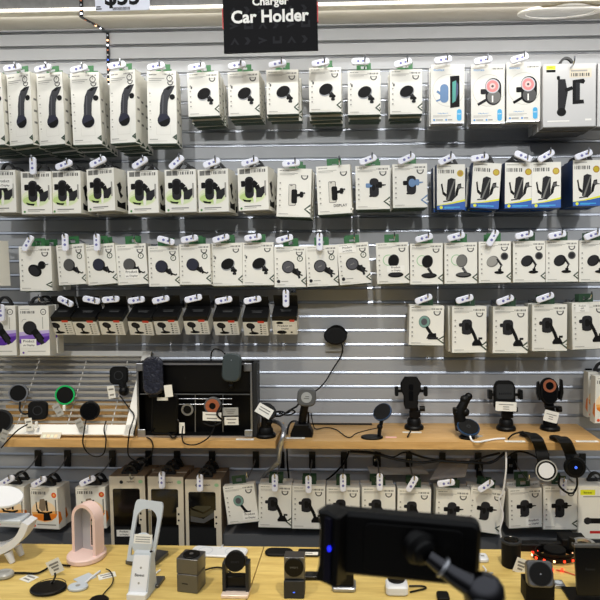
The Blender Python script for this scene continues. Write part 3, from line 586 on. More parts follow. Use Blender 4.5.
row('V', 'lower clip-mount', 'white carton picturing a black clip mount, under the shelf', [('V', 452.5, 511.5, -1, -2, 446, 483, 10, None, 2), ('V', 485.5, 511, 3, -7, 485.7, 486, 35, None, 2), ('V0', 525.4, 508.3, -5, 1.5, 524, 478, None, 'white clip-mount carton with a Product on Display sticker, under the shelf', 2), ('V', 560.5, 508, 0, .5, 563, 487, 90, None, 2)], .15, 2, 'white clip-mount cartons under the shelf', plate='blacksteel')
row('W', 'camera-box', 'white carton with yellow label and red bar, under the shelf at right', [('W', 601.5, 513, 0, .5, 600, 482, None, None, 1)], .16, 1, 'white camera-box cartons', plate='blacksteel')
row('RR', 'right-edge orange', '', [('RR', 612.5, 400, -2, 0, 607, 372, None, 'white and orange carton beside the right end of the shelf, nearer one', 1)], .16, 1, 'white and orange cartons above the right end of the shelf', plate='blacksteel')
row('RQ', 'back right-edge orange', '', [('RR', 604.5, 395, -2, 0, None, 0, 0, 'white and orange carton beside the right end of the shelf, back one', 1)], .09, 1, 'white and orange cartons above the right end of the shelf')

# black-lidded cartons, tipped forward on their back panels
def O_mesh(items):
    w, h, d = .077, .067, .062; mb = MB(); a, b = w/2, d/2; L = h*.76
    for z0, z1, m, side in ((0, L, 'card', 'cardside'), (L, h, 'lid', 'lid')):
        vs = [(-a, -b, z0), (a, -b, z0), (a, b, z0), (-a, b, z0), (-a, -b, z1), (a, -b, z1), (a, b, z1), (-a, b, z1)]
        mb.add(vs, [(0, 1, 5, 4), (2, 3, 7, 6)], m); mb.add(vs, [(1, 2, 6, 5), (3, 0, 4, 7)], side)
        if z0 == 0: mb.add(vs, [(3, 2, 1, 0)], m)
        else: mb.add(vs, [(4, 5, 6, 7)], m)
    art(mb, w, h, d, items)
    mb.add([(x, y, h+.0002) for x, y in ((-.012, -.002), (.018, -.002), (.018, .004), (-.012, .004))], [(0, 1, 2, 3)], 'm')
    mb.add([(x, y, h+.0002) for x, y in ((-.016, .008), (.02, .008), (.02, .0105), (-.016, .0105))], [(0, 1, 2, 3)], 'm')
    pb = MB(); pb.box((0, b+.0006, h*.5+.02), (w*.98, .0008, h+.038), 'lid')
    return mb.mesh('carton'), pb.mesh('back_panel')
OM, OM2 = O_mesh(O_art), O_mesh(O_art2)
ox = [(63.5, 334.7, 65.5, 301.5, -25, 1), (88, 335, 91.5, 300, -12, 0), (113.8, 334.7, 110.8, 299.5, 5, -1), (142.3, 335, 136.3, 300.2, 8, -2), (168.5, 334.5, 160.8, 299.7, 12, 1), (198, 334.3, 193.3, 298.5, 12, .5), (227.5, 335, 223.7, 300.3, 10, .5), (256.5, 335.5, 252.5, 300, 10, 0), (285.5, 334.3, 286, 298.5, 90, 0)]
for i, (bx, by, tx, ty, ta, roll) in enumerate(ox):
    p = .125; last = i == 8
    for k_ in range(1):
        me, pm = OM2 if last and k_ == 0 else OM
        rot = Euler((R(29), R(-roll), 0), 'XYZ'); RM = rot.to_matrix()
        b_ = at(bx+(5 if k_ else 0)*(1 if k_ < 2 else 1.8), by, p-.042*k_)
        loc = b_-RM @ Vector((0, -.031, 0))
        if k_: loc.z += .006
        if loc.y > -.075 and k_ == 2: continue
        t = empty('phone_mount_carton', loc, rot)
        if k_ == 0: lab = 'white black-lidded carton with a Product on Display sticker' if last else 'tipped white carton with a black lid, %s from the left of its row' % ORD[i]
        else: lab = 'carton tucked behind the %s black-lidded carton from the left' % ORD[i]
        tag(t, lab, 'boxed phone mount', 'black-lidded cartons above the grille' if k_ == 0 else 'black-lidded cartons hidden behind the front ones')
        for nm, m_ in (('carton', me), ('back_panel', pm)):
            o = bpy.data.objects.new(nm, m_); col.objects.link(o); o.parent = t
    hook(tx, ty, .145, 'the %s black-lidded carton from the left' % ORD[i], ta)
# ------------------------------------------------------------------ signs and light strip at the top
def quadframe(tl, tr, bl, p):
    """frame on a plane p metres off the wall: local X right, Y up, origin at the centre of the quad's projection, plus width and height"""
    a, b, c_ = at(*tl, p), at(*tr, p), at(*bl, p)
    w_, h_ = (b-a).length, (c_-a).length; ctr = (b+c_)/2
    return ctr, w_, h_
ctr, sw, sh = quadframe((222, -26), (316.5, -28), (224, 52.5), .285)
t = thing('hanging_category_sign', 'black hanging sign reading Charger and Car Holder in white', 'sign', ctr)
M = frame(ctr, FRONT, .9)
mb = MB(); mb.box((0, 0, -.003), (sw, sh, .006), 'signblack', M)
gl = [[(0, 0), (.5, 1), (1, 0), (.75, 0), (.5, .5), (.25, 0)], [(0, 0), (0, 1), (.25, 1), (.25, .4), (.75, .4), (.75, 1), (1, 1), (1, 0)], [(0, 1), (1, .5), (0, 0), (0, .3), (.4, .5), (0, .7)], [(0, 0), (.3, .5), (0, 1), (.4, 1), (.7, .5), (.4, 0)]]
sp = sw/6.6
for j in range(7):
    for i in range(6):
        g = gl[(i*3+j*2) % 4]; x0 = -sw/2+sp*(i+.45); y0 = -sh/2+.022+j*sp*1.05
        mb.add([(x0+a*.026, y0+b*.02, .0003) for a, b in g], [tuple(range(len(g)))], 'signmark', M)
part('board', mb, t)
def px2(pt, p): return M.inverted() @ at(*pt, p)
mb = MB(); q = px2((270, 16), .285); mb.text('Car Holder', .036, 'white', M @ Matrix.Translation((q.x, q.y, .0008)), 0, .03, .219)
q = px2((270.5, 2.2), .285); mb.text('Charger', .03, 'white', M @ Matrix.Translation((q.x, q.y, .0008)), 0, .03, .132)
part('lettering', mb, t, 'white lettering')
for s in (-1, 1):
    mb = MB(); q = px2((222 if s < 0 else 317.5, 19 if s < 0 else 12), .285); mb.box((s*(sw/2+.0012), q.y, -.003), (.003, .056, .0075), 'signred', M); part('red_edge', mb, t, 'red edge strip')
ctr, pw_, ph_ = quadframe((95, -24), (149.5, -26), (95.5, 12), .283)
t = thing('hanging_price_sign', 'white price card on the top fascia reading $55', 'price sign', ctr)
M = frame(ctr, FRONT, .8); mb = MB(); mb.rr(pw_, ph_, .006, .003, 0, 'tagwhite', M); part('card', mb, t)
mb = MB(); q = px2((122.5, -2), .283); mb.text('$55', .058, 'ink', M @ Matrix.Translation((q.x, q.y, .0035)), 0, .03)
q = px2((122, 9), .283); 
for i in range(14): mb.box((q.x-.024+i*.0036, q.y, .0034), (.002, .008, .0006), 'ink', M)
q = px2((99, 8.5), .283)
for i in range(2): mb.box((q.x, q.y-.003+i*.006, .0034), (.012+.006*(1-i), .003, .0006), 'ink', M)
part('print', mb, t, 'black print')
# coloured light strip down the fascia, under the soffit and down the wall
a0, a1 = at(81, -6, .2755), at(81.5, 16, .2755); b0, b1 = soff(82.5, 17), soff(107, 30.5); c0, c1 = at(107.6, 33, .006), at(109, 100, .006)
mb = MB(); off = sn*.003
path = [a0, a1, b0+off+Vector((0, -.012, 0)), b0+off, b1+off, c0, c1, at(110, 150, .006)]
def ribbon(mb, P, side, w_, t_, m):
    rings = []
    for i, p in enumerate(P):
        d = (P[min(i+1, len(P)-1)]-P[max(i-1, 0)]).normalized(); nn = Vector(side).cross(d).normalized(); s_ = Vector(side)
        rings.append([p+s_*w_/2+nn*t_/2, p-s_*w_/2+nn*t_/2, p-s_*w_/2-nn*t_/2, p+s_*w_/2-nn*t_/2])
    mb.loops(rings, m)
ribbon(mb, path, (1, 0, 0), .0095, .002, 'black')
i = 0
for p, q, n_ in ((a0, a1, 5), (b0+off, b1+off, 5), (c0, at(110, 150, .006), 24)):
    for k_ in range(n_):
        c_ = p+(q-p)*((k_+.5)/n_)
        big = i == 15
        mb.box(c_, (.0048, .0048, .0048), ('ledwhite', 'copper', 'silver', 'ledwarm')[i % 4] if not big else 'ledpower'); i += 1
single('shelf_led_tape', mb, 'black led tape with tiny lights running down the top left wall', 'led tape')

# ------------------------------------------------------------------ white louvred grille leaning on the left of the shelf
SB = atz(60, 441.5, SHZ); pb = .212; ztop_g = at(75, 352, .025).z
G0 = Vector((0, -pb, SHZ+.006)); G1 = Vector((0, -.026, ztop_g))
xl, xr = at(-42, 440, pb).x, at(132, 440, pb).x
gd = (G1-G0).normalized(); gn = Vector((0, gd.z*-1, gd.y)).normalized(); gl_ = (G1-G0).length
if gn.y > 0: gn = -gn
GM = Matrix((Vector((1, 0, 0)), gd, gn)).transposed().to_4x4(); GM.translation = Vector(((xl+xr)/2, G0.y+.012, G0.z))
gw = xr-xl
t = thing('vent_grille', 'white louvred grille leaning on the left shelf with round mounts clipped on', 'grille', ((xl+xr)/2, -.12, SHZ))
mb = MB(); r_ = .034
for cx_, cy_, w_, h_ in ((0, r_/2+.002, gw, r_), (0, gl_-r_*.3, gw, r_*.6), (gw/2-.015, gl_/2, .03, gl_), (-gw/2+.015, gl_/2, .03, gl_)): mb.box((cx_, cy_, 0), (w_, h_, .012), 'grille', GM, ch=.002)
part('frame', mb, t)
N = 12
for i in range(N):
    y_ = .048+(gl_-.075)*i/(N-1)
    mb = MB(); S_ = GM @ Matrix.Translation((0, y_, -.004)) @ Matrix.Rotation(R(40), 4, 'X'); mb.box((0, 0, 0), (gw-.05, .0072, .0024), 'louvre', S_); part('louvre', mb, t)
for xx in (18, 68, 112):
    q = at(xx, 415, .16).x-(xl+xr)/2; mb = MB(); mb.tube([GM @ Vector((q, .03, -.012)), GM @ Vector((q, gl_-.02, -.012))], .0018, 'grille', 6); part('stiffener', mb, t)
def gp(xp, yp, out=0):                 # point on the grille plane seen at a pixel
    r = ray(xp, yp); o = Vector(GM.translation); k_ = (o+gn*out-CAM).dot(gn)/r.dot(gn); return CAM+r*k_
mb = MB(); a = at(2, 428, .1); b = at(133, 428, .1); za, zb_ = SHZ+.0005, at(60, 405, .1).z
mb.box(((a.x+b.x)/2, -.06, (za+zb_)/2), (b.x-a.x, .03, zb_-za), 'shelfwood'); single('wooden_riser', mb, 'light wooden riser block standing behind the white grille', 'riser')
# note stuck on the bottom rail
c_ = gp(51, 435.5, .007); mb = MB(); mb.box((0, 0, 0), (.062, .02, .0012), 'cream', frame(c_, gn)); [mb.box((-.02+.012*i, -.002, .0008), (.008, .009, .0006), 'or1' if i % 2 else 'grn1', frame(c_, gn)) for i in range(4)]
single('paper_note', mb, 'faded yellowish note stuck on the bottom rail of the white grille', 'note')

def puck(t, c, r, nrm, face='black', rim='black', th=.014, square=False, edge_ring=None):  # last argument is the material of a plain coloured ring around the pad
    M_ = frame(c, nrm); mb = MB()
    if square: mb.rr(r*2, r*2, r*.55, th, .002, rim, M_ @ Matrix.Translation((0, 0, -th)))
    else: mb.disc(r, th, rim, M_ @ Matrix.Translation((0, 0, -th)), .0015)
    bd = part('puck_body', mb, t)
    mb = MB()
    if square: mb.rr(r*1.75, r*1.75, r*.45, .0012, .0004, face, M_); mb.ring(r*.5, r*.42, .001, .0018, 'charcoal', M_)
    else: mb.disc(r*.87, .0012, face, M_, .0004)
    part('pad', mb, bd)
    if edge_ring: mb = MB(); mb.ring(r*1.04, r*.88, -.003, .0016, edge_ring, M_); part('rim', mb, bd, {'silver': 'silver rim', 'greenring': 'green rim', 'bluerim': 'blue rim', 'charcoal': 'grey rim', 'white': 'white rim', 'grey': 'grey rim'}.get(edge_ring))
def clipmount(xp, yp, rp, nrm, label, face='blackmatte', rim='black', square=False, edge_ring=None, out=.035):
    c_ = gp(xp, yp, out); r = px(rp, -c_.y) ; a_ = gp(xp, yp, .004)
    t = thing('vent_mount', label, 'phone mount', a_, 'vent mounts clipped on the white grille')
    puck(t, c_, r, nrm, face, rim, .012, square, edge_ring)
    n_ = Vector(nrm).normalized(); mb = MB(); mb.tube([c_-n_*.012, (c_-n_*.02+a_)/2, a_+gn*.004], r*.42, 'black', 10, True, r*.3); mb.box(a_+gn*.001, (r*.6, .012, .016), 'black'); part('clip', mb, t)
    return t, c_, r
NV = (.18, -1, .12)
clipmount(18.2, 393, 9.2, NV, 'round black puck with thin silver rim, upper left on the white grille', edge_ring='silver')
clipmount(37.5, 410.5, 9.6, NV, 'squarish black puck with rounded corners, low on the white grille', square=True)
clipmount(65, 395, 9.6, (.12, -1, .1), 'round black puck with a green rim on the white grille', edge_ring='greenring')
clipmount(89.5, 411, 9.8, (.15, -1, .1), 'round black puck right of the green-rimmed one on the white grille', face='blackgloss')
clipmount(0, 421, 11.5, (.25, -1, .12), 'round black puck with grey ring, cut by the photo left edge', edge_ring='charcoal')
t_, c_, r_ = clipmount(118.5, 375.5, 9.2, (.1, -1, .12), 'squarish black puck on a ball joint, top right of the white grille', square=True)
mb = MB(); q = gp(124, 391, .02); mb.tube([c_+Vector((.006, .012, -.02)), q], .012, 'black', 10); mb.ball(q, .016, 'black'); part('ball_joint', mb, t_)
def paper(xp, yp, p, wp, hp, spin, label, nrm=FRONT, name='hanging_price_label', marks=2, m='label', grp=None):
    c_ = at(xp, yp, p); mb = MB(); M_ = frame(c_, nrm, spin); w_, h_ = px(wp, p), px(hp, p)
    mb.box((0, 0, 0), (w_, h_, .0008), m, M_)
    for i in range(marks): mb.box((0, h_*(.22-.44*i/max(1, marks-1)) if marks > 1 else 0, .0006), (w_*(.7-.15*i), h_*.13, .0003), 'labelink', M_)
    return single(name, mb, label, 'label', grp)
def lying(xp, yp, z, wp, hp, spin, label, m='label', name='price_label', marks=2):
    c_ = atz(xp, yp, z); mb = MB(); M_ = Matrix.Translation(c_+Vector((0, 0, .0008))) @ Matrix.Rotation(R(spin), 4, 'Z'); d = -c_.y
    w_, h_ = px(wp, d), hp
    mb.box((0, 0, 0), (w_, h_, .001), m, M_)
    for i in range(marks): mb.box((0, h_*(.2-.4*i/max(1, marks-1)), .0006), (w_*(.75-.2*i), h_*.16, .0003), 'labelink', M_)
    return single(name, mb, label, 'label')
for xp, yp, sp_, lb in ((4, 436, -20, 'crumpled clear-white tag hanging from the leftmost grille puck'), (29, 424.5, 8, 'crumpled white tag hanging below the squarish low grille puck'), (80, 425, 25, 'crumpled white tag hanging below the right grille puck'), (58, 410, 30, 'small white tag hanging below the green-rimmed puck'), (111.5, 392, 8, 'crumpled white tag hanging left of the ball joint')):
    c_ = gp(xp, yp, .03); paper(xp, yp, -c_.y, 7.5, 13, sp_, lb, m='clearcard' if sp_ != 8 else 'label')
def cable(pts, label, m='black', r=.0021, name=None):
    P = [p if isinstance(p, Vector) else at(*p) for p in pts]; mb = MB(); mb.tube(P, r, m, 7)
    zs = [v.z for v in mb.v]; return single(name or ('hanging_cable' if max(zs)-min(zs) > .03 else 'cable'), mb, label, 'cable')
cable([gp(20, 402, .03), gp(20, 410, .035), gp(24, 414, .03), gp(30, 413, .02)], 'short black cable from the silver-rimmed puck to the squarish puck', r=.003)
cable([gp(28, 424, .03), gp(18, 430, .03), gp(8, 440, .035), gp(1, 448, .04)], 'black cable curving down left from the squarish puck')
cable([gp(86, 420, .025), at(84, 432, .23), at(83, 444, .235), at(88, 453, .235), at(97, 456.5, .235), at(104, 453, .235), at(106, 440, .235), gp(104, 430, .02), gp(106, 421, .02)], 'black cable looping over the shelf edge below the right grille puck')
cable([gp(120, 396, .02), gp(129, 408, .02), at(134, 416, .2), at(130, 430, .232), at(128, 445, .235), at(129, 456, .235), at(138, 461, .235), at(150, 456, .235), at(153, 447, .235), at(151, 440, .232), at(147, 437.5, .212)], 'black cable looping below the shelf between the grille and the black case')
for xp, lb in ((64.3, 'white plug below the green-rimmed puck'), (36.5, 'white plug below the squarish low puck')):
    c_ = gp(xp, 408 if xp > 50 else 424.5, .028); mb = MB(); mb.box(c_, (.008, .008, .018), 'white', ch=.002); single('charging_plug', mb, lb, 'plug')

# ------------------------------------------------------------------ black aluminium-edged case
_at = at
def at(x, y, p): return _at(x, y, p+.05 if p < .2 else p)    # everything in the case stands 5 cm further out
cp = .135; ca, cb, cc = at(136.5, 363, cp), at(252, 362, cp), at(136.5, 435.5, cp)
zc0, zc1 = SHZ, ca.z; cx0, cx1 = ca.x, cb.x; cw = cx1-cx0; chh = zc1-zc0; mid = (cx0+cx1)/2
t = thing('display_case', 'open black case with silver edges standing upright on the shelf', 'case', (mid, -.15, SHZ))
mb = MB(); mb.box((mid, -.135, zc0+chh/2), (cw, .012, chh), 'black')
for x in (cx0+.003, cx1-.003): mb.box((x, -.16, zc0+chh/2), (.006, .05, chh), 'blackmatte')
for z in (zc0+.003, zc1-.003): mb.box((mid, -.16, z), (cw, .05, .006), 'blackmatte')
mb.box((cx1+.0075, -.155, zc0+chh/2), (.013, .055, chh), 'charcoal')
part('shell', mb, t)
mb = MB(); e = .0055
for x in (cx0+e/2, cx1-e/2): mb.box((x, -cp-.05, zc0+chh/2), (e, .006, chh), 'silver')
for z in (zc0+e/2, zc1-e/2): mb.box((mid, -cp-.05, z), (cw, .006, e), 'silver')
part('edge_frame', mb, t, 'silver edge frame')
for x, sx in ((cx0, 1), (cx1, -1)):
    for z, sz in ((zc0, 1), (zc1, -1)):
        mb = MB(); mb.box((x+sx*.0125, -cp-.053, z+sz*.0125), (.025, .004, .025), 'silver', ch=.004); part('corner_guard', mb, t, 'silver corner guard')
zl = at(195, 394, cp).z; mb = MB(); mb.box((mid, -.158, (zl+zc1)/2), (cw-.014, .04, zc1-zl-.008), 'black', ch=.004); mb.text('||', .008, 'charcoal', frame((mid-.03, -.1785, (zl+zc1)/2), FRONT), .0002); part('lid_foam', mb, t)
mb = MB(); mb.box((mid, -.178, zl-.002), (cw-.014, .006, .0025), 'grey'); part('divider', mb, t)
mb = MB()
for y_ in (398.8, 404.3):
    a, b = at(179, y_, .12), at(232, y_, .12); mb.tube([a, b], .0016, 'silver', 6)
for x_ in (195.3, 223):
    a, b = at(x_, 394.5, .118), at(x_, 432, .118); mb.tube([a, b], .0016, 'silver', 6)
part('wire_divider', mb, t)
# things in the case
c_ = at(152, 376, .165); t = thing('wrapped_phone_mount', 'dark phone mount wrapped in crinkled plastic on the case upper left', 'phone mount', at(152, 395, .15))
mb = MB(); M_ = frame(c_, (0, -1, .1), 3); mb.rr(px(20, .165), px(38, .165), .024, .022, .006, 'glasscrinkle', M_ @ Matrix.Translation((0, 0, -.022)), 9); part('plastic_wrap', mb, t)
mb = MB(); mb.box((0, -.055, -.012), (.03, .02, .016), 'black', M_, ch=.004); part('clip', mb, t)
paper(168.5, 391, .16, 8, 12, 6, 'white tag beside the plastic-wrapped mount on the black case', marks=0)
paper(162.5, 399, .15, 11, 3, 0, 'thin white strip above the black phone in the case', marks=0)
c_ = at(164.5, 414, .15); t = thing('dummy_phone', 'black rounded phone with a bumper frame in the case lower left', 'phone', at(164.5, 433, .15))
mb = MB(); M_ = frame(c_, FRONT, -2); mb.rr(px(24, .15), px(39, .15), .012, .01, .002, 'blackgloss', M_ @ Matrix.Translation((0, 0, -.01))); part('body', mb, t)
mb = MB(); P_ = [M_ @ Vector((x*1.03, y*1.03, -.003)) for x, y in rrect(px(24, .15), px(39, .15), .013, 4)]; mb.tube(P_+[P_[0]], .003, 'black', 7, False); part('bumper', mb, t)
c_ = at(231, 367.5, .175); t = thing('pad_mount', 'dark grey rounded pad mount standing at the case upper right', 'phone mount', at(231, 386, .14))
mb = MB(); M_ = frame(c_, (-.08, -1, .1), -2); mb.rr(px(19, .175), px(28, .175), .02, .016, .004, 'slate', M_ @ Matrix.Translation((0, 0, -.016))); mb.disc(.002, .0005, 'silver', M_ @ Matrix.Translation((0, .022, .0001)), 0); part('pad', mb, t)
mb = MB(); mb.tube([c_+Vector((0, .016, -.02)), at(231, 387, .145)], .007, 'black', 10); mb.ball(at(231, 386, .15), .009, 'black'); part('stalk', mb, t)
cable([at(211, 361, .155), at(211.5, 353, .155), at(215, 349, .16), at(221, 350.5, .165), at(226, 355, .162)], 'black cable arching over the top edge of the black case')
c_ = at(212.5, 406, .15); t = thing('ring_charger', 'round charger with copper ring lying in the black case', 'charger', at(212.5, 416, .14))
M_ = frame(c_, FRONT); mb = MB(); mb.disc(px(8.6, .15), .012, 'grey', M_ @ Matrix.Translation((0, 0, -.012))); part('body', mb, t)
mb = MB(); mb.ring(px(7, .15), px(3.3, .15), 0, .0016, 'copper', M_); part('copper_ring', mb, t, 'copper ring'); mb = MB(); mb.disc(px(3.2, .15), .001, 'black', M_); part('pad', mb, t)
paper(212, 416.5, .158, 18.5, 8.5, -2, 'white handwritten label below the copper-ringed charger')
paper(230.5, 411.5, .146, 15.5, 8, 1, 'silvery barcode label right of the copper-ringed charger', marks=3, m='clearcard')
paper(231.5, 421, .147, 14, 8, 1, 'white price label below the silvery barcode label')
paper(182, 428, .15, 5.5, 11, 0, 'upright white card at the bottom of the black case', marks=0)
c_ = at(187.5, 409.5, .13); t = thing('ring_holder', 'small silver ring holder lying in the black case', 'ring holder', c_); M_ = frame(c_, FRONT); mb = MB(); mb.ring(px(6, .13), px(4.2, .13), -.002, .003, 'silver', M_); part('ring', mb, t); mb = MB(); mb.disc(px(4, .13), .002, 'black', M_); part('plate', mb, t)
cable([at(204, 423, .15), at(213, 426, .16), at(222, 421, .155), at(217, 414, .165), at(222, 404, .155)], 'black cable running up over the copper-ringed charger', r=.003)
cable([at(183, 426, .165), at(182, 437, .23), at(185, 443.5, .235), at(196, 444.5, .235), at(208, 438, .23), at(214, 428, .17), at(215, 421, .165)], 'black cable hanging in a loop over the shelf edge below the case')
cable([at(150, 432, .17), atz(160, 428.5, SHZ+.014), at(168, 433, .2), at(173, 438, .22), atz(178, 433, SHZ+.006), at(178, 420, .165)], 'black cable looping at the foot of the black phone', r=.0026)

at = _at
cp = .185
# ------------------------------------------------------------------ mounts on the shelf
def foot(t, c, r, h=.02, m='black', name='base'):
    mb = MB(); mb.lathe([(1e-4, 0), (r, 0), (r, h*.22), (r*.9, h*.36), (r*.74, h*.42), (r*.72, h*.8), (r*.6, h), (1e-4, h)], m, Matrix.Translation(c)); part(name, mb, t)
# labelled mount
b_ = atz(266, 436.5, SHZ); t = thing('phone_stand', 'short black mount with a white label on its tilted head, beside the case', 'phone stand', b_)
foot(t, b_, .031, .03); mb = MB(); mb.tube([b_+Vector((0, 0, .024)), b_+Vector((.002, 0, .062))], .017, 'black', 12, False, .015); mb.ball(b_+Vector((.012, -.012, .05)), .011, 'black'); part('neck', mb, t)
c_ = at(266, 412, -b_.y+.02); M_ = frame(c_, (-.05, -1, .45), -28); mb = MB(); mb.disc(.03, .014, 'black', M_ @ Matrix.Translation((0, .004, -.014)), ry=.024); bd = part('head', mb, t)
mb = MB(); mb.box((-.006, 0, .0015), (.052, .031, .001), 'label', M_); [mb.box((-.006, .006-.008*i, .0022), (.036, .003, .0004), 'labelink', M_) for i in range(2)]; part('label', mb, bd, 'white label')
cable([at(272, 413, .15), at(280, 411.5, .16), at(287, 413, .15), at(292, 409, .14), at(297, 406, .13), at(300, 401, .13)], 'black cable coiled beside the short labelled mount', r=.003)
cable([at(274, 416, .15), at(281, 416, .16), at(290, 410, .15), at(295, 412, .14), at(288, 415, .14), at(279, 413, .15)], 'black bundled cable between the two left mounts', r=.0026)
# squircle puck stand
b_ = atz(302, 435.5, SHZ); t = thing('phone_stand', 'black stand with a grey squircle puck and clear sticker, near the board gap', 'phone stand', b_)
mb = MB(); mb.prism([(-.034, 0), (.034, 0), (.034, .012), (.025, .03), (.022, .04), (-.022, .04), (-.026, .03), (-.034, .012)], .05, 'black', Matrix.Translation(b_+Vector((0, .025, 0))) @ Matrix.Rotation(math.pi/2, 4, 'X'), .003); part('base', mb, t)
c_ = at(306.5, 397.5, -b_.y+.03); mb = MB(); mb.tube([b_+Vector((0, 0, .036)), b_+Vector((.006, -.004, .075)), c_+Vector((0, .016, 0))], .0125, 'black', 10); mb.tube([b_+Vector((.02, 0, .03)), b_+Vector((.021, -.006, .075))], .003, 'black', 6); part('arm', mb, t)
M_ = frame(c_, (.03, -1, .05), -4); mb = MB(); mb.rr(.058, .056, .018, .014, .004, 'grey', M_ @ Matrix.Translation((0, 0, -.014))); bd = part('puck', mb, t)
mb = MB(); mb.disc(.0165, .0008, 'sticker', M_, 0); mb.box((.002, .003, .001), (.012, .002, .0003), 'grey', M_); mb.box((0, -.003, .001), (.016, .002, .0003), 'grey', M_); part('sticker', mb, bd, 'clear round sticker')
# suction holder on the wall
c_ = at(335.5, 335.5, .045); t = thing('wall_mounted_puck', 'black round holder stuck on the slat wall above the shelf', 'phone mount', at(335.5, 335.5, .004))
M_ = frame(c_, (.05, -1, .1)); mb = MB(); mb.disc(px(11.8, .045), .012, 'black', M_ @ Matrix.Translation((0, 0, -.012)), .004, px(9.2, .045)); mb.disc(px(8, .045), .001, 'blackmatte', M_, 0, px(6, .045)); part('pad', mb, t)
mb = MB(); mb.lathe([(.034, 0), (.03, .006), (.016, .014), (.014, .034), (1e-4, .034)], 'black', frame(at(336.5, 335, .004), FRONT)); mb.ball(at(345, 333, .03), .009, 'black'); part('suction_foot', mb, t)
paper(334.5, 347, .012, 19, 9, 0, 'white price label on the wall below the black round holder', marks=2, m='clearcard')
cable([at(340, 341, .04), at(342.5, 347, .05), at(341, 356, .04), at(333, 369, .04), at(325, 382, .05), at(317, 390, .08), at(311, 393, .11)], 'black cable running from the wall holder down to the squircle puck stand', r=.0024)
cable([at(311, 413, .1), at(313, 424, .1), atz(316, 429, SHZ+.003), atz(326, 427.5, SHZ+.003), atz(336, 429.5, SHZ+.003), atz(346, 436.5, SHZ+.003), atz(351, 437, SHZ+.003), atz(356, 433.5, SHZ+.003), at(368, 430, .17), at(380, 427.5, .17)], 'thin reddish-black cable wandering across the shelf to the disc stand', r=.0016)
cable([at(287, 434, .17), at(289, 425, .13), at(294, 421, .1), atz(305, 423.6, SHZ+.004), atz(330, 423.8, SHZ+.004), atz(372, 424, SHZ+.004)], 'black cable lying along the wall at the back of the shelf', r=.003)
# conduit between the two boards
mb = MB(); mb.tube([at(270, 421, .14), at(277, 422, .15), at(283, 427, .18), at(283.5, 434, .232), at(280.5, 446, .236), at(279, 462, .2)], .0068, 'silver', 10); single('cable_conduit', mb, 'thick grey-white conduit coming down through the gap between shelf boards', 'conduit')
mb = MB(); mb.tube([at(279, 462, .19), at(270, 470, .08), at(262, 478, .02)], .0066, 'clearcard', 10); single('cable_conduit', mb, 'pale slanting tube on the wall under the board gap', 'conduit')
# disc stand
b_ = atz(372, 438, SHZ); t = thing('phone_stand', 'small stand with a tilted disc on a flat round foot', 'phone stand', b_)
mb = MB(); mb.disc(.034, .006, 'black', Matrix.Translation(b_), .002, .026); part('base', mb, t)
c_ = at(382, 411.5, -b_.y); mb = MB(); a_ = b_+Vector((.022, .004, .004)); mb.tube([a_, a_+Vector((.002, 0, .022)), c_+Vector((.001, .014, -.028)), c_+Vector((.006, .01, -.008))], .006, 'black', 9); mb.ball(a_+Vector((.002, 0, .03)), .009, 'black'); mb.ball(c_+Vector((-.006, .01, -.018)), .009, 'charcoal'); part('arm', mb, t)
M_ = frame(c_, (-.62, -1, 1.0), 0); mb = MB(); mb.disc(.03, .007, 'bluerim', M_ @ Matrix.Translation((0, 0, -.007)), .001); part('rim', mb, t, 'blue rim'); mb = MB(); mb.disc(.0275, .001, 'blackmatte', M_, .0003); part('disc', mb, t)
lying(391, 437.5, SHZ, 11, .012, 0, 'small reddish-edged card lying at the foot of the tilted disc stand', m='pink2', marks=0)
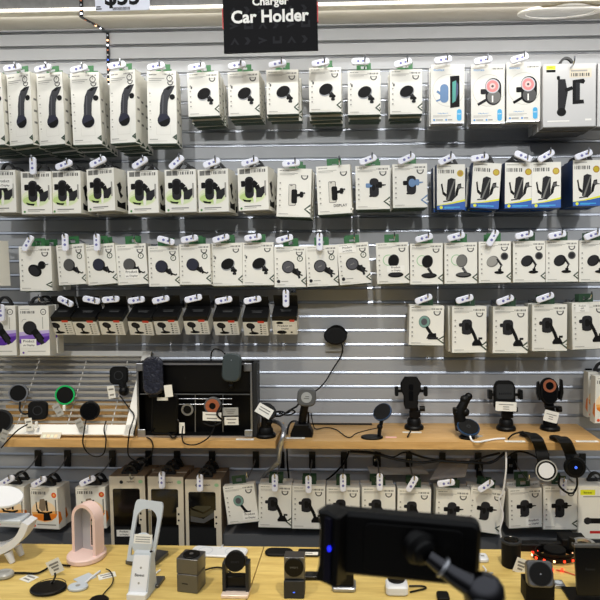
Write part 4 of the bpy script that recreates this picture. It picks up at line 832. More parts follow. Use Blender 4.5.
# cradle holders
def cradle3d(xb, yb, xc, yc, label, wp, hp, shape, lab=None, ringc=False, claws=0):
    b_ = atz(xb, yb, SHZ); d_ = -b_.y
    t = thing('cradle_holder', label, 'phone holder', b_)
    foot(t, b_, .031, .034); k_ = px(1, d_)
    c_ = at(xc, yc, d_+.02)
    mb = MB(); mb.tube([b_+Vector((0, 0, .025)), b_+Vector((0, 0, .06)), c_+Vector((0, .02, -.025))], .015, 'black', 12); mb.box(b_+Vector((.002, -.004, .05)), (.036, .02, .02), 'black', ch=.004); mb.lathe([(1e-4, -.008), (.009, -.008), (.009, .008), (1e-4, .008)], 'black', frame(b_+Vector((.026, -.004, .066)), (1, 0, 0)), 12); part('neck', mb, t)
    M_ = frame(c_, (0, -1, .08)); mb = MB()
    poly = [(x*wp*k_/2, y*hp*k_/2) for x, y in shape]; mb.prism(poly, .018, 'blackmatte', M_ @ Matrix.Translation((0, 0, -.018)), .003); part('back', mb, t)
    mb = MB()
    if shape is HEX: mb.rr(.014, .018, .003, .002, .0005, 'blackgloss', M_ @ Matrix.Translation((0, .018, 0))); mb.rr(.014, .03, .003, .002, .0005, 'blackgloss', M_ @ Matrix.Translation((0, -.009, 0)))
    elif not ringc: mb.rr(wp*k_*.8, hp*k_*.5, .008, .002, .0005, 'charcoal', M_ @ Matrix.Translation((0, .012, 0))); [mb.box((-.018+i*.006, .006, .0022), (.002, .006, .0005), 'blackgloss', M_) for i in range(7)]
    else: mb.rr(wp*k_*.7, hp*k_*.8, .02, .002, .0005, 'blackgloss', M_)
    part('pad', mb, t)
    for s in (-1, 1):
        mb = MB()
        if claws: mb.prism([(0, -.03), (.007, -.034), (.014, -.01), (.012, .03 if s > 0 else .022), (.006, .034 if s > 0 else .026), (.004, -.005)] if s > 0 else [(0, -.03), (-.004, -.005), (-.006, .026), (-.012, .022), (-.014, -.01), (-.007, -.034)], .018, 'black', M_ @ Matrix.Translation((s*(wp*k_/2-.003), .006, -.008)), .002)
        else:
            mb.box((s*(wp*k_/2+.006), .006 if shape is HEX else .002, -.006), (.024, .009, .006), 'black', M_); mb.box((s*(wp*k_/2+.014), .006 if shape is HEX else .004, 0), (.011, .03, .026), 'black', M_, ch=.003)
        part('clamp_arm', mb, t)
    if ringc: mb = MB(); mb.ring(.0205, .0125, .001, .0036, 'copper', M_ @ Matrix.Translation((0, .018, 0))); part('copper_ring', mb, t, 'copper ring'); mb = MB(); mb.box((.01, -.048, .002), (.05, .006, .018), 'black', M_, ch=.002); part('ledge', mb, t)
    if lab:
        lx, ly, lw, lh, ls = lab; q = at(lx, ly, d_+.034); mb = MB(); M2 = frame(q, (0, -1, .08), ls); mb.rr(px(lw, d_), px(lh, d_), .003, .001, 0, 'label', M2); [mb.box((0, .006-.007*i, .0013), (px(lw, d_)*(.7 if i == 0 else .3), .0022, .0004), 'labelink', M2) for i in range(3)]; part('label', mb, t, 'white label')
    return t
HEX = [(-.55, -1), (.55, -1), (.7, -.75), (.72, -.2), (1, .15), (1, .6), (.6, 1), (-.6, 1), (-1, .6), (-1, .15), (-.72, -.2), (-.7, -.75)]
RND = [(x, y) for x, y in ((-.8, -1), (.8, -1), (1, -.75), (1, .6), (.75, .92), (.5, 1), (-.5, 1), (-.75, .92), (-1, .6), (-1, -.75))]
OVL = [(math.cos(2*math.pi*i/18)*(1 if abs(math.sin(2*math.pi*i/18)) < .9 else .9), math.sin(2*math.pi*i/18)) for i in range(18)]
cradle3d(414, 428.5, 411, 393, 'black cradle holder with two side clamps, tallest on the middle of shelf', 20, 32, HEX)
cradle3d(506, 429.5, 505, 395.5, 'black cradle holder with a white label across its front', 21, 29, RND, lab=(506, 406.5, 20.5, 9, -2))
cradle3d(550, 429.5, 549.5, 391.5, 'black cradle holder with a copper ring and hanging white label', 19, 27, OVL, lab=(551, 416.5, 14, 11, -14), ringc=True, claws=1)
lying(412, 432.5, SHZ, 19, .013, 0, 'white price card lying at the foot of the clamp cradle holder', marks=0)
cable([at(411, 430, .15), at(409, 434, .17), at(407.5, 437, .18)], 'short black cable at the foot of the clamp cradle holder', r=.0026)
# folded arm with a blue-rimmed pad
b_ = atz(467, 438, SHZ); t = thing('phone_stand', 'folded black arm with a blue-rimmed pad facing up', 'phone stand', b_); d_ = -b_.y
mb = MB(); mb.lathe([(1e-4, 0), (.024, 0), (.024, .005), (.014, .014), (1e-4, .014)], 'black', Matrix.Translation(b_)); part('base', mb, t)
mb = MB(); q0 = b_+Vector((-.01, .03, .02)); mb.tube([q0, at(459.5, 415, d_-.03), at(463.5, 404, d_-.03), at(468.5, 396, d_-.03)], .021, 'black', 12, True, .011)
mb.box(at(458.5, 410, d_-.03), (.035, .02, .014), 'black', Matrix(), ch=.004)
for xx, yy, rr_ in ((456.5, 412.5, .012), (464.5, 399.5, .014), (468.5, 396.5, .012), (465, 412, .014)): mb.ball(at(xx, yy, d_-.03), rr_, 'black')
part('arm', mb, t)
c_ = at(468.5, 426.5, d_); M_ = frame(c_, (.06, -.62, 1), 0); mb = MB(); mb.disc(.0345, .008, 'bluerim', M_ @ Matrix.Translation((0, 0, -.008)), .001); part('rim', mb, t, 'blue rim'); mb = MB(); mb.disc(.031, .0012, 'blackmatte', M_, .0004); mb.ring(.006, .004, .001, .0016, 'charcoal', M_); part('pad', mb, t)
mb = MB(); mb.tube([b_+Vector((0, 0, .01)), c_-Vector((0, -.012, .012))], .009, 'black', 9); part('neck', mb, t)
lying(477, 436, SHZ, 8, .03, 40, 'clear triangular tag under the blue-rimmed pad', m='clearcard', marks=0)
cable([at(469.5, 434, d_+.02), atz(472, 440.5, SHZ+.004), atz(478, 442, SHZ+.004), atz(487, 440.5, SHZ+.004), atz(496, 439, SHZ+.004), atz(505, 438.5, SHZ+.004)], 'white cable plugged into the blue-rimmed pad', 'plastic', .0028)
cable([atz(508, 439, SHZ+.003), atz(512, 435, SHZ+.012), atz(517, 433, SHZ+.014), atz(523, 431.5, SHZ+.012)], 'two-strand black cable in front of the labelled cradle holder', r=.0026)
# curved arms drooping over the shelf edge
def strap(px0, discx, discy, rp, label, pts, face, edge_ring, wlabel):  # optional plain ring around the disc, in its own colour
    P_ = [at(*q) for q in pts]; t = thing('curved_arm_mount', label, 'phone mount', P_[0])
    mb = MB(); mb.band(P_, (1, .0, .0), .036, .007, 'blackmatte'); mb.disc(.018, .007, 'blackmatte', Matrix.Translation(P_[0]+Vector((0, 0, -.0035)))); part('arm', mb, t)
    p_ = pts[-1][2]; c_ = at(discx, discy, p_+.012); M_ = frame(c_, (-.05, -1, .1)); r = px(rp, p_)
    mb = MB(); mb.disc(r, .014, 'black', M_ @ Matrix.Translation((0, 0, -.014)), .003); bd = part('puck_body', mb, t)
    mb = MB(); mb.disc(r*.72, .001, face, M_, .0003); part('pad', mb, bd)
    if edge_ring: mb = MB(); mb.ring(r*1.0, r*.9, -.001, .0018, edge_ring, M_); part('rim', mb, bd, 'pale rim')
    else: mb = MB(); mb.disc(r*.13, .0006, 'ledpower', M_ @ Matrix.Translation((.001, 0, .001)), 0); part('power_light', mb, bd, 'blue light')
    if wlabel: q = at(538.5, 441.5, .222); mb = MB(); M2 = frame(q, (0, -.6, 1), -14); mb.box((0, 0, 0), (.026, .036, .001), 'label', M2); [mb.box((0, .008-.008*i, .0007), (.016, .003, .0003), 'labelink', M2) for i in range(2)]; part('label', mb, t, 'white label')
zz = SHZ
def lift(x, y, h): r_ = atz(x, y, SHZ+h); return (x, y, -r_.y)
strap(0, 546.3, 470.5, 10.6, 'curved black arm with white-faced disc drooping over the shelf edge', [lift(525.5, 434, .008), lift(531, 434.5, .012), lift(537, 440, .016), (541, 449, .236), (543, 458, .245), (545, 468, .24)], 'plastic', 'clearcard', True)
strap(0, 575.5, 467.5, 10.6, 'curved black arm with all-black disc drooping over the shelf edge', [lift(555.5, 437.5, .008), lift(561, 438, .014), lift(566, 443, .018), (570, 452, .24), (573, 460, .248), (575, 466, .242)], 'blackgloss', None, False)
for xp, yp, wp, lb in ((245, 439.8, 18, 'white price strip on the left shelf edge below the case'), (295.5, 438.5, 19, 'white price strip at the foot of the squircle puck stand'), (515, 441.8, 20, 'white price strip in front of the two-strand black cable'), (587, 441.8, 22, 'white price strip at the right end of the shelf')):
    c_ = atz(xp, yp, SHZ); mb = MB(); mb.box(c_+Vector((0, 0, .0014)), (px(wp, -c_.y), .014, .0012), 'white'); mb.box(c_+Vector((0, 0, .0022)), (px(wp, -c_.y)*.7, .004, .0004), 'l'); single('price_strip', mb, lb, 'price strip')

# ------------------------------------------------------------------ under the shelf
cable([(350, 451.5, .16), (372, 453, .16), (395, 459, .17), (418, 462.5, .17), (440, 461, .18), (455, 462, .18), (475, 463, .18), (492, 462, .17), (505, 452.5, .16)], 'thick black cable drooping under the right shelf board', r=.0042)
cable([(375, 452, .12), (392, 457, .12), (402, 453, .12), (410, 451.5, .1)], 'thin black cable arching under the middle of the shelf', r=.0024)
cable([(408, 452, .15), (422, 457, .15), (442, 460.5, .155), (470, 461.5, .15), (484, 457, .15), (500, 453, .15)], 'second black cable drooping under the right shelf board', r=.0034)
cable([(506, 458, .14), (516, 452, .17), (526, 452.5, .2), (536, 457, .22), (541, 460, .225)], 'black cable arching to the drooping white-faced disc', r=.003)
cable([(560, 476, .24), (559, 485, .22), (566, 492, .21), (573, 493, .21), (577, 486, .21), (577, 478, .22)], 'black cable hanging in a loop between the two drooping discs', r=.0032)
cable([(349, 451.5, .12), (344, 463, .08), (334, 474, .05), (326, 480, .03)], 'black cable slanting down left behind the hooks under the shelf', r=.003)
cable([(287, 449, .1), (287.5, 465, .06), (289, 480, .05), (292, 530, .04), (294, 546, .04)], 'black cable hanging down the wall below the board gap', r=.003)
cable([(506, 452, .2), (506, 470, .21), (503, 492, .205), (499, 500, .2), (503, 515, .2), (500, 530, .2), (502, 540, .2)], 'white cable hanging from the shelf down to the table', 'plastic', .0028)
cable([(60, 536, .03), (70, 524, .04), (76, 512, .05), (80, 500, .03)], 'black cable on the wall left of the pink arch', r=.003)
a, b, c_, d_ = at(440, 462, .13), at(470, 458, .15), at(465, 477, .16), at(430, 480, .15)
mb = MB(); n_ = (b-a).cross(d_-a).normalized()*.0015; V_ = [a, b, c_, d_]
mb.loops([[v-n_ for v in V_], [v+n_ for v in V_]], 'fabric'); single('hanging_card_flap', mb, 'grey-brown card flap hanging under the shelf behind the white tags', 'card flap')
c_ = at(398, 470, .06); mb = MB(); M_ = frame(c_, (0, -.6, .8)); mb.prism([(-.09, -.02), (.1, -.016), (.08, .016), (0, .008), (-.1, .012)], .0012, 'clearcard', M_); single('hanging_plastic_sheet', mb, 'clear crinkled plastic sheet hanging under the middle of the shelf', 'plastic sheet')
for x_, y_, lb in ((376, 460.5, 'small empty black hook bracket left of the bright one'), (409, 461, 'small black hook bracket above the disc-covered carton'), (479.5, 470, 'black empty hook bracket right of the grey card flap'), (510, 466, 'black hook bracket left of the drooping white disc')):
    c_ = at(x_, y_, .006); mb = MB(); mb.box(c_, (.022, .01, .03 if y_ < 465 else .05), 'blacksteel', ch=.002); mb.box(c_+Vector((0, -.007, .004)), (.012, .006, .01), 'steel', ch=.001); single('hanging_bracket', mb, lb, 'hook bracket')
# ------------------------------------------------------------------ table
def tp(x, y, h=0): return atz(x, y, TBZ+h)
def kpx(v): return (2.0+v.y)/FP            # metres per pixel at a point
Z = Vector((0, 0, 1))
# white curved charger at the left
b_ = tp(8, 565); k_ = kpx(b_); t = thing('curved_charger', 'white curved charger stand on stubby legs at the left edge', 'charger stand', b_); d_ = -b_.y
mb = MB(); P_ = [at(x, y, d_) for x, y in ((-32, 514), (-33, 536), (-24, 549), (-8, 553), (8, 547), (19, 537), (25, 524))]
P_ = [p+Vector((0, .025, 0)) for p in P_]; mb.band(P_, (0, 1, 0), .05, .02, 'plastic'); part('curved_body', mb, t)
q = at(-3, 522, d_); mb = MB(); mb.box((q.x-.004, q.y+.025, q.z), (.145, .055, .012), 'plasticgrey', ch=.005); part('platform', mb, t)
c_ = at(2, 496, d_-.005); M_ = frame(c_, (.42, -.5, .8), -16); mb = MB(); mb.disc(.056, .009, 'plastic', M_ @ Matrix.Translation((0, 0, -.009)), .003, .036); part('charging_pad', mb, t)
mb = MB(); mb.tube([c_-Vector((.03, -.02, .012)), at(-14, 512, d_-.03), at(-16, 522, d_-.03)], .01, 'plastic', 10); part('neck', mb, t)
for x0, y0, x1, y1 in ((8, 552, 12.5, 563), (17.5, 546, 22, 555.5), (-14, 556, -16, 566)):
    e_ = tp(x1, y1); mb = MB(); mb.tube([at(x0, y0, -e_.y), e_+Z*.0008], .0115, 'plastic', 12, False, .0075); part('leg', mb, t)
# pink arch
b_ = tp(81, 560); t = thing('arch_charger', 'pale pink arch charger with a round base pad', 'charger stand', b_); s_ = kpx(tp(88, 556))
cb = tp(80, 559.5); mb = MB(); ry_ = .06; mb.prism([(.053*math.cos(2*math.pi*i/32), .058*math.sin(2*math.pi*i/32)) for i in range(32)], .016, 'pinkplastic', Matrix.Translation(tp(78, 567)+Vector((0, .056, .0004))) , .003); part('base', mb, t)
ac = tp(88.5, 557); W_, H_ = 31*s_, 57*s_; ao = Vector((ac.x, ac.y, TBZ+.001))
def arch(W, H, n=14): return [(-W/2, 0), (W/2, 0), (W/2, H-W/2)]+[(W/2*math.cos(math.pi*i/n), H-W/2+W/2*math.sin(math.pi*i/n)) for i in range(1, n)]+[(-W/2, H-W/2)]
out = arch(W_, H_); inn = [(x, y+.002) for x, y in arch(W_-.02, H_-.012)]
AM = Matrix.Translation(ao) @ Matrix.Rotation(R(-20), 4, 'Z') @ Matrix.Rotation(math.pi/2, 4, 'X'); D_ = .034
def shell(mb, o, i_, z0, z1, m, M_, m2=None):     # hollow extrusion between two outlines
    n = len(o)
    for z, fl in ((z0, 1), (z1, 0)):
        vs = [(x, y, z) for x, y in o]+[(x, y, z) for x, y in i_]
        mb.add(vs, [((k, (k+1) % n, n+(k+1) % n, n+k) if not fl else (k, n+k, n+(k+1) % n, (k+1) % n)) for k in range(n)], m, M_)
    mb.loops([[(x, y, z0) for x, y in o], [(x, y, z1) for x, y in o]], m, M_, cap=False)
    mb.loops([[(x, y, z1) for x, y in i_], [(x, y, z0) for x, y in i_]], m2 or m, M_, cap=False)
mb = MB(); shell(mb, out, inn, -D_/2, D_/2, 'pinkplastic', AM, 'greyinner'); part('arch', mb, t)
mb = MB(); bk = [(x*.98, y) for x, y in inn]; slot = [(x+.008, y+.03) for x, y in arch(.016, H_*.55)]
mb.prism(bk, .003, 'greyinner', AM @ Matrix.Translation((0, 0, -D_/2+.002))); bd = part('back_panel', mb, t, 'grey back panel')
mb = MB(); sl_ = [(x+.012, y+.028) for x, y in arch(.02, H_*.58)]; mb.prism(sl_, .004, 'pinkplastic', AM @ Matrix.Translation((0, 0, -D_/2+.0055))); mb.prism([(x*.7+.004, y*.86+.009) for x, y in sl_], .001, 'black', AM @ Matrix.Translation((0, 0, -D_/2+.0096))); mb.disc(.006, .002, 'silver', AM @ Matrix.Translation((.012, H_*.62, -D_/2+.0106)), .0004); part('watch_slot', mb, bd, 'pink watch slot')
# white phone stand with arch opening on a metal foot
b_ = tp(142, 569); t = thing('phone_stand', 'white phone stand with a tall arch opening on a grey metal foot', 'phone stand', b_); s_ = kpx(b_)
mb = MB(); M_ = Matrix.Translation(tp(145, 563)+Vector((0, .02, 0))) @ Matrix.Rotation(R(-14), 4, 'Z'); mb.box((0, 0, .006), (.088, .085, .012), 'gunmetal', M_, ch=.003); part('foot', mb, t)
bo = tp(140, 563, .012)+Vector((0, .006, 0)); H_ = .166; tilt = R(-14)
SM = Matrix.Translation(bo) @ Matrix.Rotation(R(-4), 4, 'Z') @ Matrix.Rotation(R(5.5), 4, 'Y') @ Matrix.Rotation(math.pi/2+tilt, 4, 'X')
o_ = [(-.044, 0), (.044, 0), (.041, H_-.01), (.036, H_), (-.036, H_), (-.041, H_-.01)]
ia = [(x, y+.0) for x, y in arch(.056, .1)]
mb = MB(); n = 26
outer = []; inner = []
A_ = arch(.06, .128, 24); A_ = [(x, y+.016) for x, y in A_]
cA = (0, .075)
def hit(a):                     # where a ray from cA meets the outline o_
    dx, dy = math.cos(a), math.sin(a); best = 9
    for i in range(len(o_)):
        (x1, y1), (x2, y2) = o_[i], o_[(i+1) % len(o_)]; ex, ey = x2-x1, y2-y1; den = dx*ey-dy*ex
        if abs(den) < 1e-9: continue
        tt = ((x1-cA[0])*ey-(y1-cA[1])*ex)/den; uu = ((x1-cA[0])*dy-(y1-cA[1])*dx)/den
        if tt > 0 and -1e-6 <= uu <= 1.000001: best = min(best, tt)
    return (cA[0]+dx*best, cA[1]+dy*best)
angs = sorted([math.atan2(y-cA[1], x-cA[0]) for x, y in A_]); angs2 = angs
ins = sorted(A_, key=lambda q: math.atan2(q[1]-cA[1], q[0]-cA[0])); outs = [hit(math.atan2(y-cA[1], x-cA[0])) for x, y in ins]
shell(mb, outs, ins, 0, .008, 'plasticgrey', SM); part('frame', mb, t)
mb = MB(); mb.disc(.03, .009, 'plasticgrey', SM @ Matrix.Translation((0, .05, .004)), .002); part('charging_pad', mb, t)
mb = MB(); mb.tube([SM @ Vector((0, .135, -.004)), tp(147, 550)+Vector((0, .03, .012))], .004, 'clearcard', 8); part('rear_prop', mb, t)
c_ = at(143, 539, -bo.y+.035); mb = MB(); M_ = frame(c_, (0, -1, .3), -2); mb.box((0, 0, 0), (.05, .024, .0012), 'label', M_); [mb.box((0, .005-.006*i, .0008), (.04, .0022, .0003), 'l', M_) for i in range(3)]; single('hanging_price_label', mb, 'white paper label stuck in the arch of the white phone stand', 'label')
c_ = tp(142.5, 553, .02); mb = MB(); mb.rr(.05, .04, .004, .02, .002, 'clearcard', Matrix.Translation(c_+Vector((0, .01, -.02)))); mb.lathe([(1e-4, 0), (.019, 0), (.02, .006), (.014, .013), (1e-4, .016)], 'plastic', Matrix.Translation(c_+Vector((0, .0, .0)))); single('charger_dock', mb, 'small grey dock with a white dome before the white phone stand', 'charger dock')
# white wedge stand in front
b_ = tp(137, 606); t = thing('wedge_stand', 'white wedge charging stand with printed icons, front left of table', 'charger stand', b_); s_ = kpx(b_)
ctr_b = tp(137, 600); Hh = .1; mb = MB(); wb, wt = .052, .045
WM = Matrix.Translation(ctr_b+Vector((0, .02, 0))) @ Matrix.Rotation(R(-3), 4, 'Z')
prof = [(.0, .0), (.0, .01), (.034, Hh), (.05, Hh), (.056, Hh-.01), (.06, .0)]
rings = []
for sx in (-1, 1):
    rings.append([(sx*(wb/2-(wb-wt)/2*z/Hh), y-.012, z+.0006) for y, z in prof])
mb.loops(rings, 'plasticgrey', WM); part('body', mb, t)
nf = Vector((0, -(Hh-.01), .034)).normalized(); fc = WM @ Vector((0, .017-.012, .055)); FMx = frame(fc+(WM.to_3x3() @ nf)*.0012, WM.to_3x3() @ nf)
mb = MB(); mb.rr(.043, .088, .005, .0015, .0004, 'plastic', FMx); bd = part('face_plate', mb, t)
mb = MB(); mb.text('Baseus', .0068, 'ink2', FMx @ Matrix.Translation((0, -.003, .0018)), 0, .015); mb.disc(.0028, .0002, 'l', FMx @ Matrix.Translation((.001, .014, .0016)), 0); mb.disc(.0028, .0002, 'l', FMx @ Matrix.Translation((0, -.022, .0016)), 0); part('print', mb, bd, 'dark print')
mb = MB(); mb.box((0, -.016, .008), (.05, .018, .016), 'plastic', WM, ch=.003); part('front_lip', mb, t)
mb = MB(); mb.disc(.004, .002, 'black', WM @ Matrix.Translation((.02, .03, Hh+.0004)), 0); part('button', mb, t)
mb = MB(); mb.box((.006, .062, .004), (.056, .05, .008), 'gunmetal', WM, ch=.002); part('rear_foot', mb, t)
# cubes
def block(x0, x1, ybot, ytop, depth, rot, label, m, name='cube_charger'):
    b_ = tp((x0+x1)/2, ybot); s = kpx(b_); w_ = (x1-x0)*s; h_ = (ybot-ytop)*s
    t = thing(name, label, 'charger', b_); M_ = Matrix.Translation(b_+Vector((0, depth/2, .0005))) @ Matrix.Rotation(R(rot), 4, 'Z'); return t, M_, w_, h_
t, M_, w_, h_ = block(176.5, 201.5, 593, 557, .05, 0, 'dark metallic cube charger with a black disc on top', 'gunmetal')
M_ = M_ @ Matrix.Rotation(R(-10), 4, 'Z'); w_ *= .92
mb = MB(); mb.box((0, 0, h_*.27), (w_, .052, h_*.52), 'gunmetal', M_, ch=.002); lb_ = part('lower_block', mb, t); mb = MB(); mb.box((0, 0, h_*.77), (w_*1.02, .053, h_*.44), 'gunmetal', M_, ch=.002); part('upper_block', mb, t)
mb = MB(); mb.box((-.006, -.0262, h_*.26), (w_*.28, .0006, .002), 'ink', M_); part('print', mb, lb_)
mb = MB(); mb.disc(.022, .004, 'black', M_ @ Matrix.Translation((.002, -.002, h_*.99)), .001); mb.disc(.005, .0005, 'silver', M_ @ Matrix.Translation((.002, -.002, h_*.99+.004)), 0); part('charging_disc', mb, t, 'black charging disc')
# flat white pad behind
c_ = tp(219, 553.5); mb = MB(); mb.rr(.165, .058, .016, .008, .003, 'plastic', Matrix.Translation(c_+Z*.0004) @ Matrix.Rotation(R(-4), 4, 'Z')); mb.ring(.022, .0205, .008, .0086, 'plasticgrey', Matrix.Translation(c_+Vector((-.04, 0, .0004)))); mb.ring(.022, .0205, .008, .0086, 'plasticgrey', Matrix.Translation(c_+Vector((.04, 0, .0004)))); single('charging_pad', mb, 'long flat white charging pad lying at the back of the table', 'charging pad')
cable([tp(219, 549.5, .006), tp(221, 547.5, .01), at(223, 545, .24)], 'short white cable behind the long flat white pad', 'plastic', .0022)
# black disc stand with rose foot
b_ = tp(235, 597); t = thing('disc_charger_stand', 'black disc on a grey bracket stand with a rose foot', 'charger stand', b_); s = kpx(b_)
M_ = Matrix.Translation(b_+Vector((0, .015, 0))); W2 = 28*s
mb = MB(); mb.box((0, 0, .005), (W2, .05, .009), 'rose', M_, ch=.003); part('foot', mb, t, 'rose foot')
for sx in (-1, 1): mb = MB(); mb.box((sx*(W2/2-.0045), .008, .045), (.009, .03, .074), 'charcoal', M_, ch=.002); part('side_post', mb, t)
mb = MB(); mb.box((0, .012, .032), (W2-.012, .022, .024), 'black', M_, ch=.002); mb.box((0, .012, .013), (W2-.004, .03, .007), 'charcoal', M_); part('cross_bar', mb, t)
c_ = at(235, 561.5, -b_.y+.01); FM2 = frame(c_, (0, -1, .22)); mb = MB(); mb.disc(10.4*s, .012, 'black', FM2 @ Matrix.Translation((0, 0, -.012)), .002); mb.disc(9.3*s, .001, 'blackmatte', FM2, 0); mb.text('smart', .005, 'charcoal', FM2 @ Matrix.Translation((0, -.001, .0013)), 0); part('charging_disc', mb, t)
mb = MB(); mb.box((0, .014, .079), (W2*.8, .016, .02), 'charcoal', M_, ch=.003); part('yoke', mb, t)
cable([tp(205, 570, .012), tp(212, 568, .006), tp(222, 568, .006), tp(236, 576, .006), tp(238, 580, .004), tp(230, 574, .004)], 'black cable between the metallic cube and the rose-footed stand', r=.0022)
# cube with disc face and blue light
t, M_, w_, h_ = block(283.5, 304.5, 599, 557, .045, 0, 'grey cube charger with black disc face and a blue light', 'gunmetal')
mb = MB(); mb.box((0, 0, h_*.22), (w_, .045, h_*.43), 'charcoal', M_, ch=.0015); mb.disc(.003, .0006, 'ledpower', M_ @ Matrix.Translation((0, -.0226, h_*.16)) @ Matrix.Rotation(math.pi/2, 4, 'X'), 0, ry=.0015); part('lower_block', mb, t)
mb = MB(); mb.box((0, .004, h_*.72), (w_, .036, h_*.54), 'gunmetal', M_, ch=.0015); part('upper_block', mb, t)
b2 = M_ @ Vector((0, -.0145, h_*.76)); FM2 = frame(b2, FRONT); mb = MB(); mb.disc(w_*.47, .005, 'black', FM2, .001); mb.text('smart', .005, 'grey', FM2 @ Matrix.Translation((0, .001, .0052)), 0); part('charging_disc', mb, t, 'black charging disc')
# flat black pad with label behind the right seam
c_ = tp(279, 553.5); mb = MB(); mb.rr(.082, .045, .021, .008, .003, 'blackmatte', Matrix.Translation(c_+Z*.0004)); mb.tube([c_+Vector((.04, 0, .006)), tp(299, 555, .006)], .003, 'black', 7); single('charging_pad', mb, 'flat black rounded charging pad right of the table seam', 'charging pad')
c_ = tp(309, 554); mb = MB(); mb.rr(.065, .036, .006, .008, .002, 'black', Matrix.Translation(c_+Z*.0004)); single('charging_pad', mb, 'flat black oblong pad under a white label at the back', 'charging pad')
c_ = tp(309, 553.5, .0092); mb = MB(); mb.box(c_, (.052, .017, .001), 'label'); mb.box(c_+Z*.0008, (.02, .004, .0004), 'labelink'); single('price_label', mb, 'white label lying on the flat black oblong pad', 'label')
c_ = tp(318, 578); mb = MB(); mb.rr(.07, .03, .003, .011, .002, 'blackgloss', Matrix.Translation(c_+Z*.0004)); single('charging_pad', mb, 'black bar charger behind the grey cube with blue light', 'charging pad')
# foot of a stand seen under the big holder, white pad, loop of cable
c_ = tp(344, 592); t = thing('stand_foot', 'black and silver stand foot below the big blurred holder', 'stand foot', c_); mb = MB(); mb.rr(.062, .05, .008, .012, .003, 'silver', Matrix.Translation(c_+Vector((0, .02, .0005)))); part('plate', mb, t); mb = MB(); mb.box(c_+Vector((0, .022, .032)), (.05, .04, .036), 'black', ch=.004); part('block', mb, t)
c_ = tp(397, 594); t = thing('charging_puck', 'white square charging puck right below the big blurred holder', 'charging pad', c_); mb = MB(); mb.rr(.056, .052, .01, .024, .004, 'plastic', Matrix.Translation(c_+Vector((0, .012, .0005)))); part('body', mb, t); mb = MB(); mb.disc(.022, .003, 'black', Matrix.Translation(c_+Vector((0, .024, .0255))), .001); part('top_disc', mb, t, 'black top disc')
cable([tp(410, 592, .004), tp(419, 590, .004), tp(426, 588, .004), tp(422, 586, .004), tp(409, 586, .004)], 'small black cable loop beside the white square puck', r=.0022)
c_ = tp(443, 599); mb = MB(); mb.rr(.03, .035, .006, .012, .002, 'blackmatte', Matrix.Translation(c_+Z*.0004)); single('charging_pad', mb, 'small black block beside the knuckle of the big holder', 'charging pad')
# items right of the big holder
c_ = tp(482.5, 560); t = thing('charging_puck', 'small white rounded puck on the table right of the big holder', 'charging pad', c_); mb = MB(); mb.rr(.03, .04, .009, .012, .003, 'plastic', Matrix.Translation(c_+Z*.0005)); part('body', mb, t); mb = MB(); mb.box(c_+Vector((0, 0, .0128)), (.01, .008, .0004), 'l'); part('print', mb, t)
cable([tp(483, 566, .004), tp(486, 571, .003), tp(480, 576, .003)], 'white cable end lying below the small white puck', 'plastic', .0022); cable([tp(493, 573, .003), tp(486, 574, .003), tp(480, 578, .003)], 'short grey cable with a dark tip beside the small white puck', 'clearcard', .0024)
b_ = tp(513.5, 570); t = thing('canister_charger', 'short black canister charger with a shiny black top ring', 'charger', b_); s = kpx(b_); mb = MB(); r = 10*s; hh = 27*s
mb.lathe([(1e-4, 0), (r*.93, 0), (r*.95, .003), (r*.98, hh*.85), (r*.96, hh*.9), (1e-4, hh*.9)], 'blackmatte', Matrix.Translation(b_+Vector((0, r, .0005)))); part('body', mb, t)
mb = MB(); mb.lathe([(r*.9, hh*.9), (r*1.05, hh*.91), (r*1.05, hh*.98), (r*.9, hh), (r*.8, hh*.99), (1e-4, hh*.985)], 'charcoal', Matrix.Translation(b_+Vector((0, r, .0005)))); mb.disc(r*.75, .001, 'blackgloss', Matrix.Translation(b_+Vector((0, r, hh*.99)))); part('top_ring', mb, t)
paper(521, 566, -b_.y+.012, 13, 15, -20, 'white tag tied to the black canister charger', marks=3)
b_ = tp(541, 604); t = thing('cube_charger', 'black cube charger with tilted grey lens-like disc face', 'charger', b_); s = kpx(b_); M_ = Matrix.Translation(b_+Vector((0, .03, .0005)))
mb = MB(); mb.box((0, .0, .024), (29*s, .05, .048), 'blackmatte', M_, ch=.002); part('lower_block', mb, t)
c_ = at(540.5, 574, -b_.y+.004); FM2 = frame(c_, (-.06, -1, .45)); mb = MB(); mb.rr(26*s, 25*s, .012, .03, .004, 'gunmetal', FM2 @ Matrix.Translation((0, 0, -.03))); part('head', mb, t)
mb = MB(); mb.disc(10.8*s, .002, 'black', FM2, .0006); mb.ring(11.6*s, 10.6*s, 0, .0015, 'charcoal', FM2); mb.disc(.0018, .0004, 'silver', FM2 @ Matrix.Translation((0, 0, .0021)), 0); part('charging_disc', mb, t, 'black charging disc')
c_ = tp(558.5, 586); t = thing('charging_puck', 'small silver square pad with a round centre, beside the black cube', 'charging pad', c_); mb = MB(); mb.rr(.027, .03, .003, .009, .001, 'silver', Matrix.Translation(c_+Z*.0005)); part('body', mb, t); mb = MB(); mb.disc(.0095, .001, 'plasticgrey', Matrix.Translation(c_+Z*.0096), 0); part('centre', mb, t)
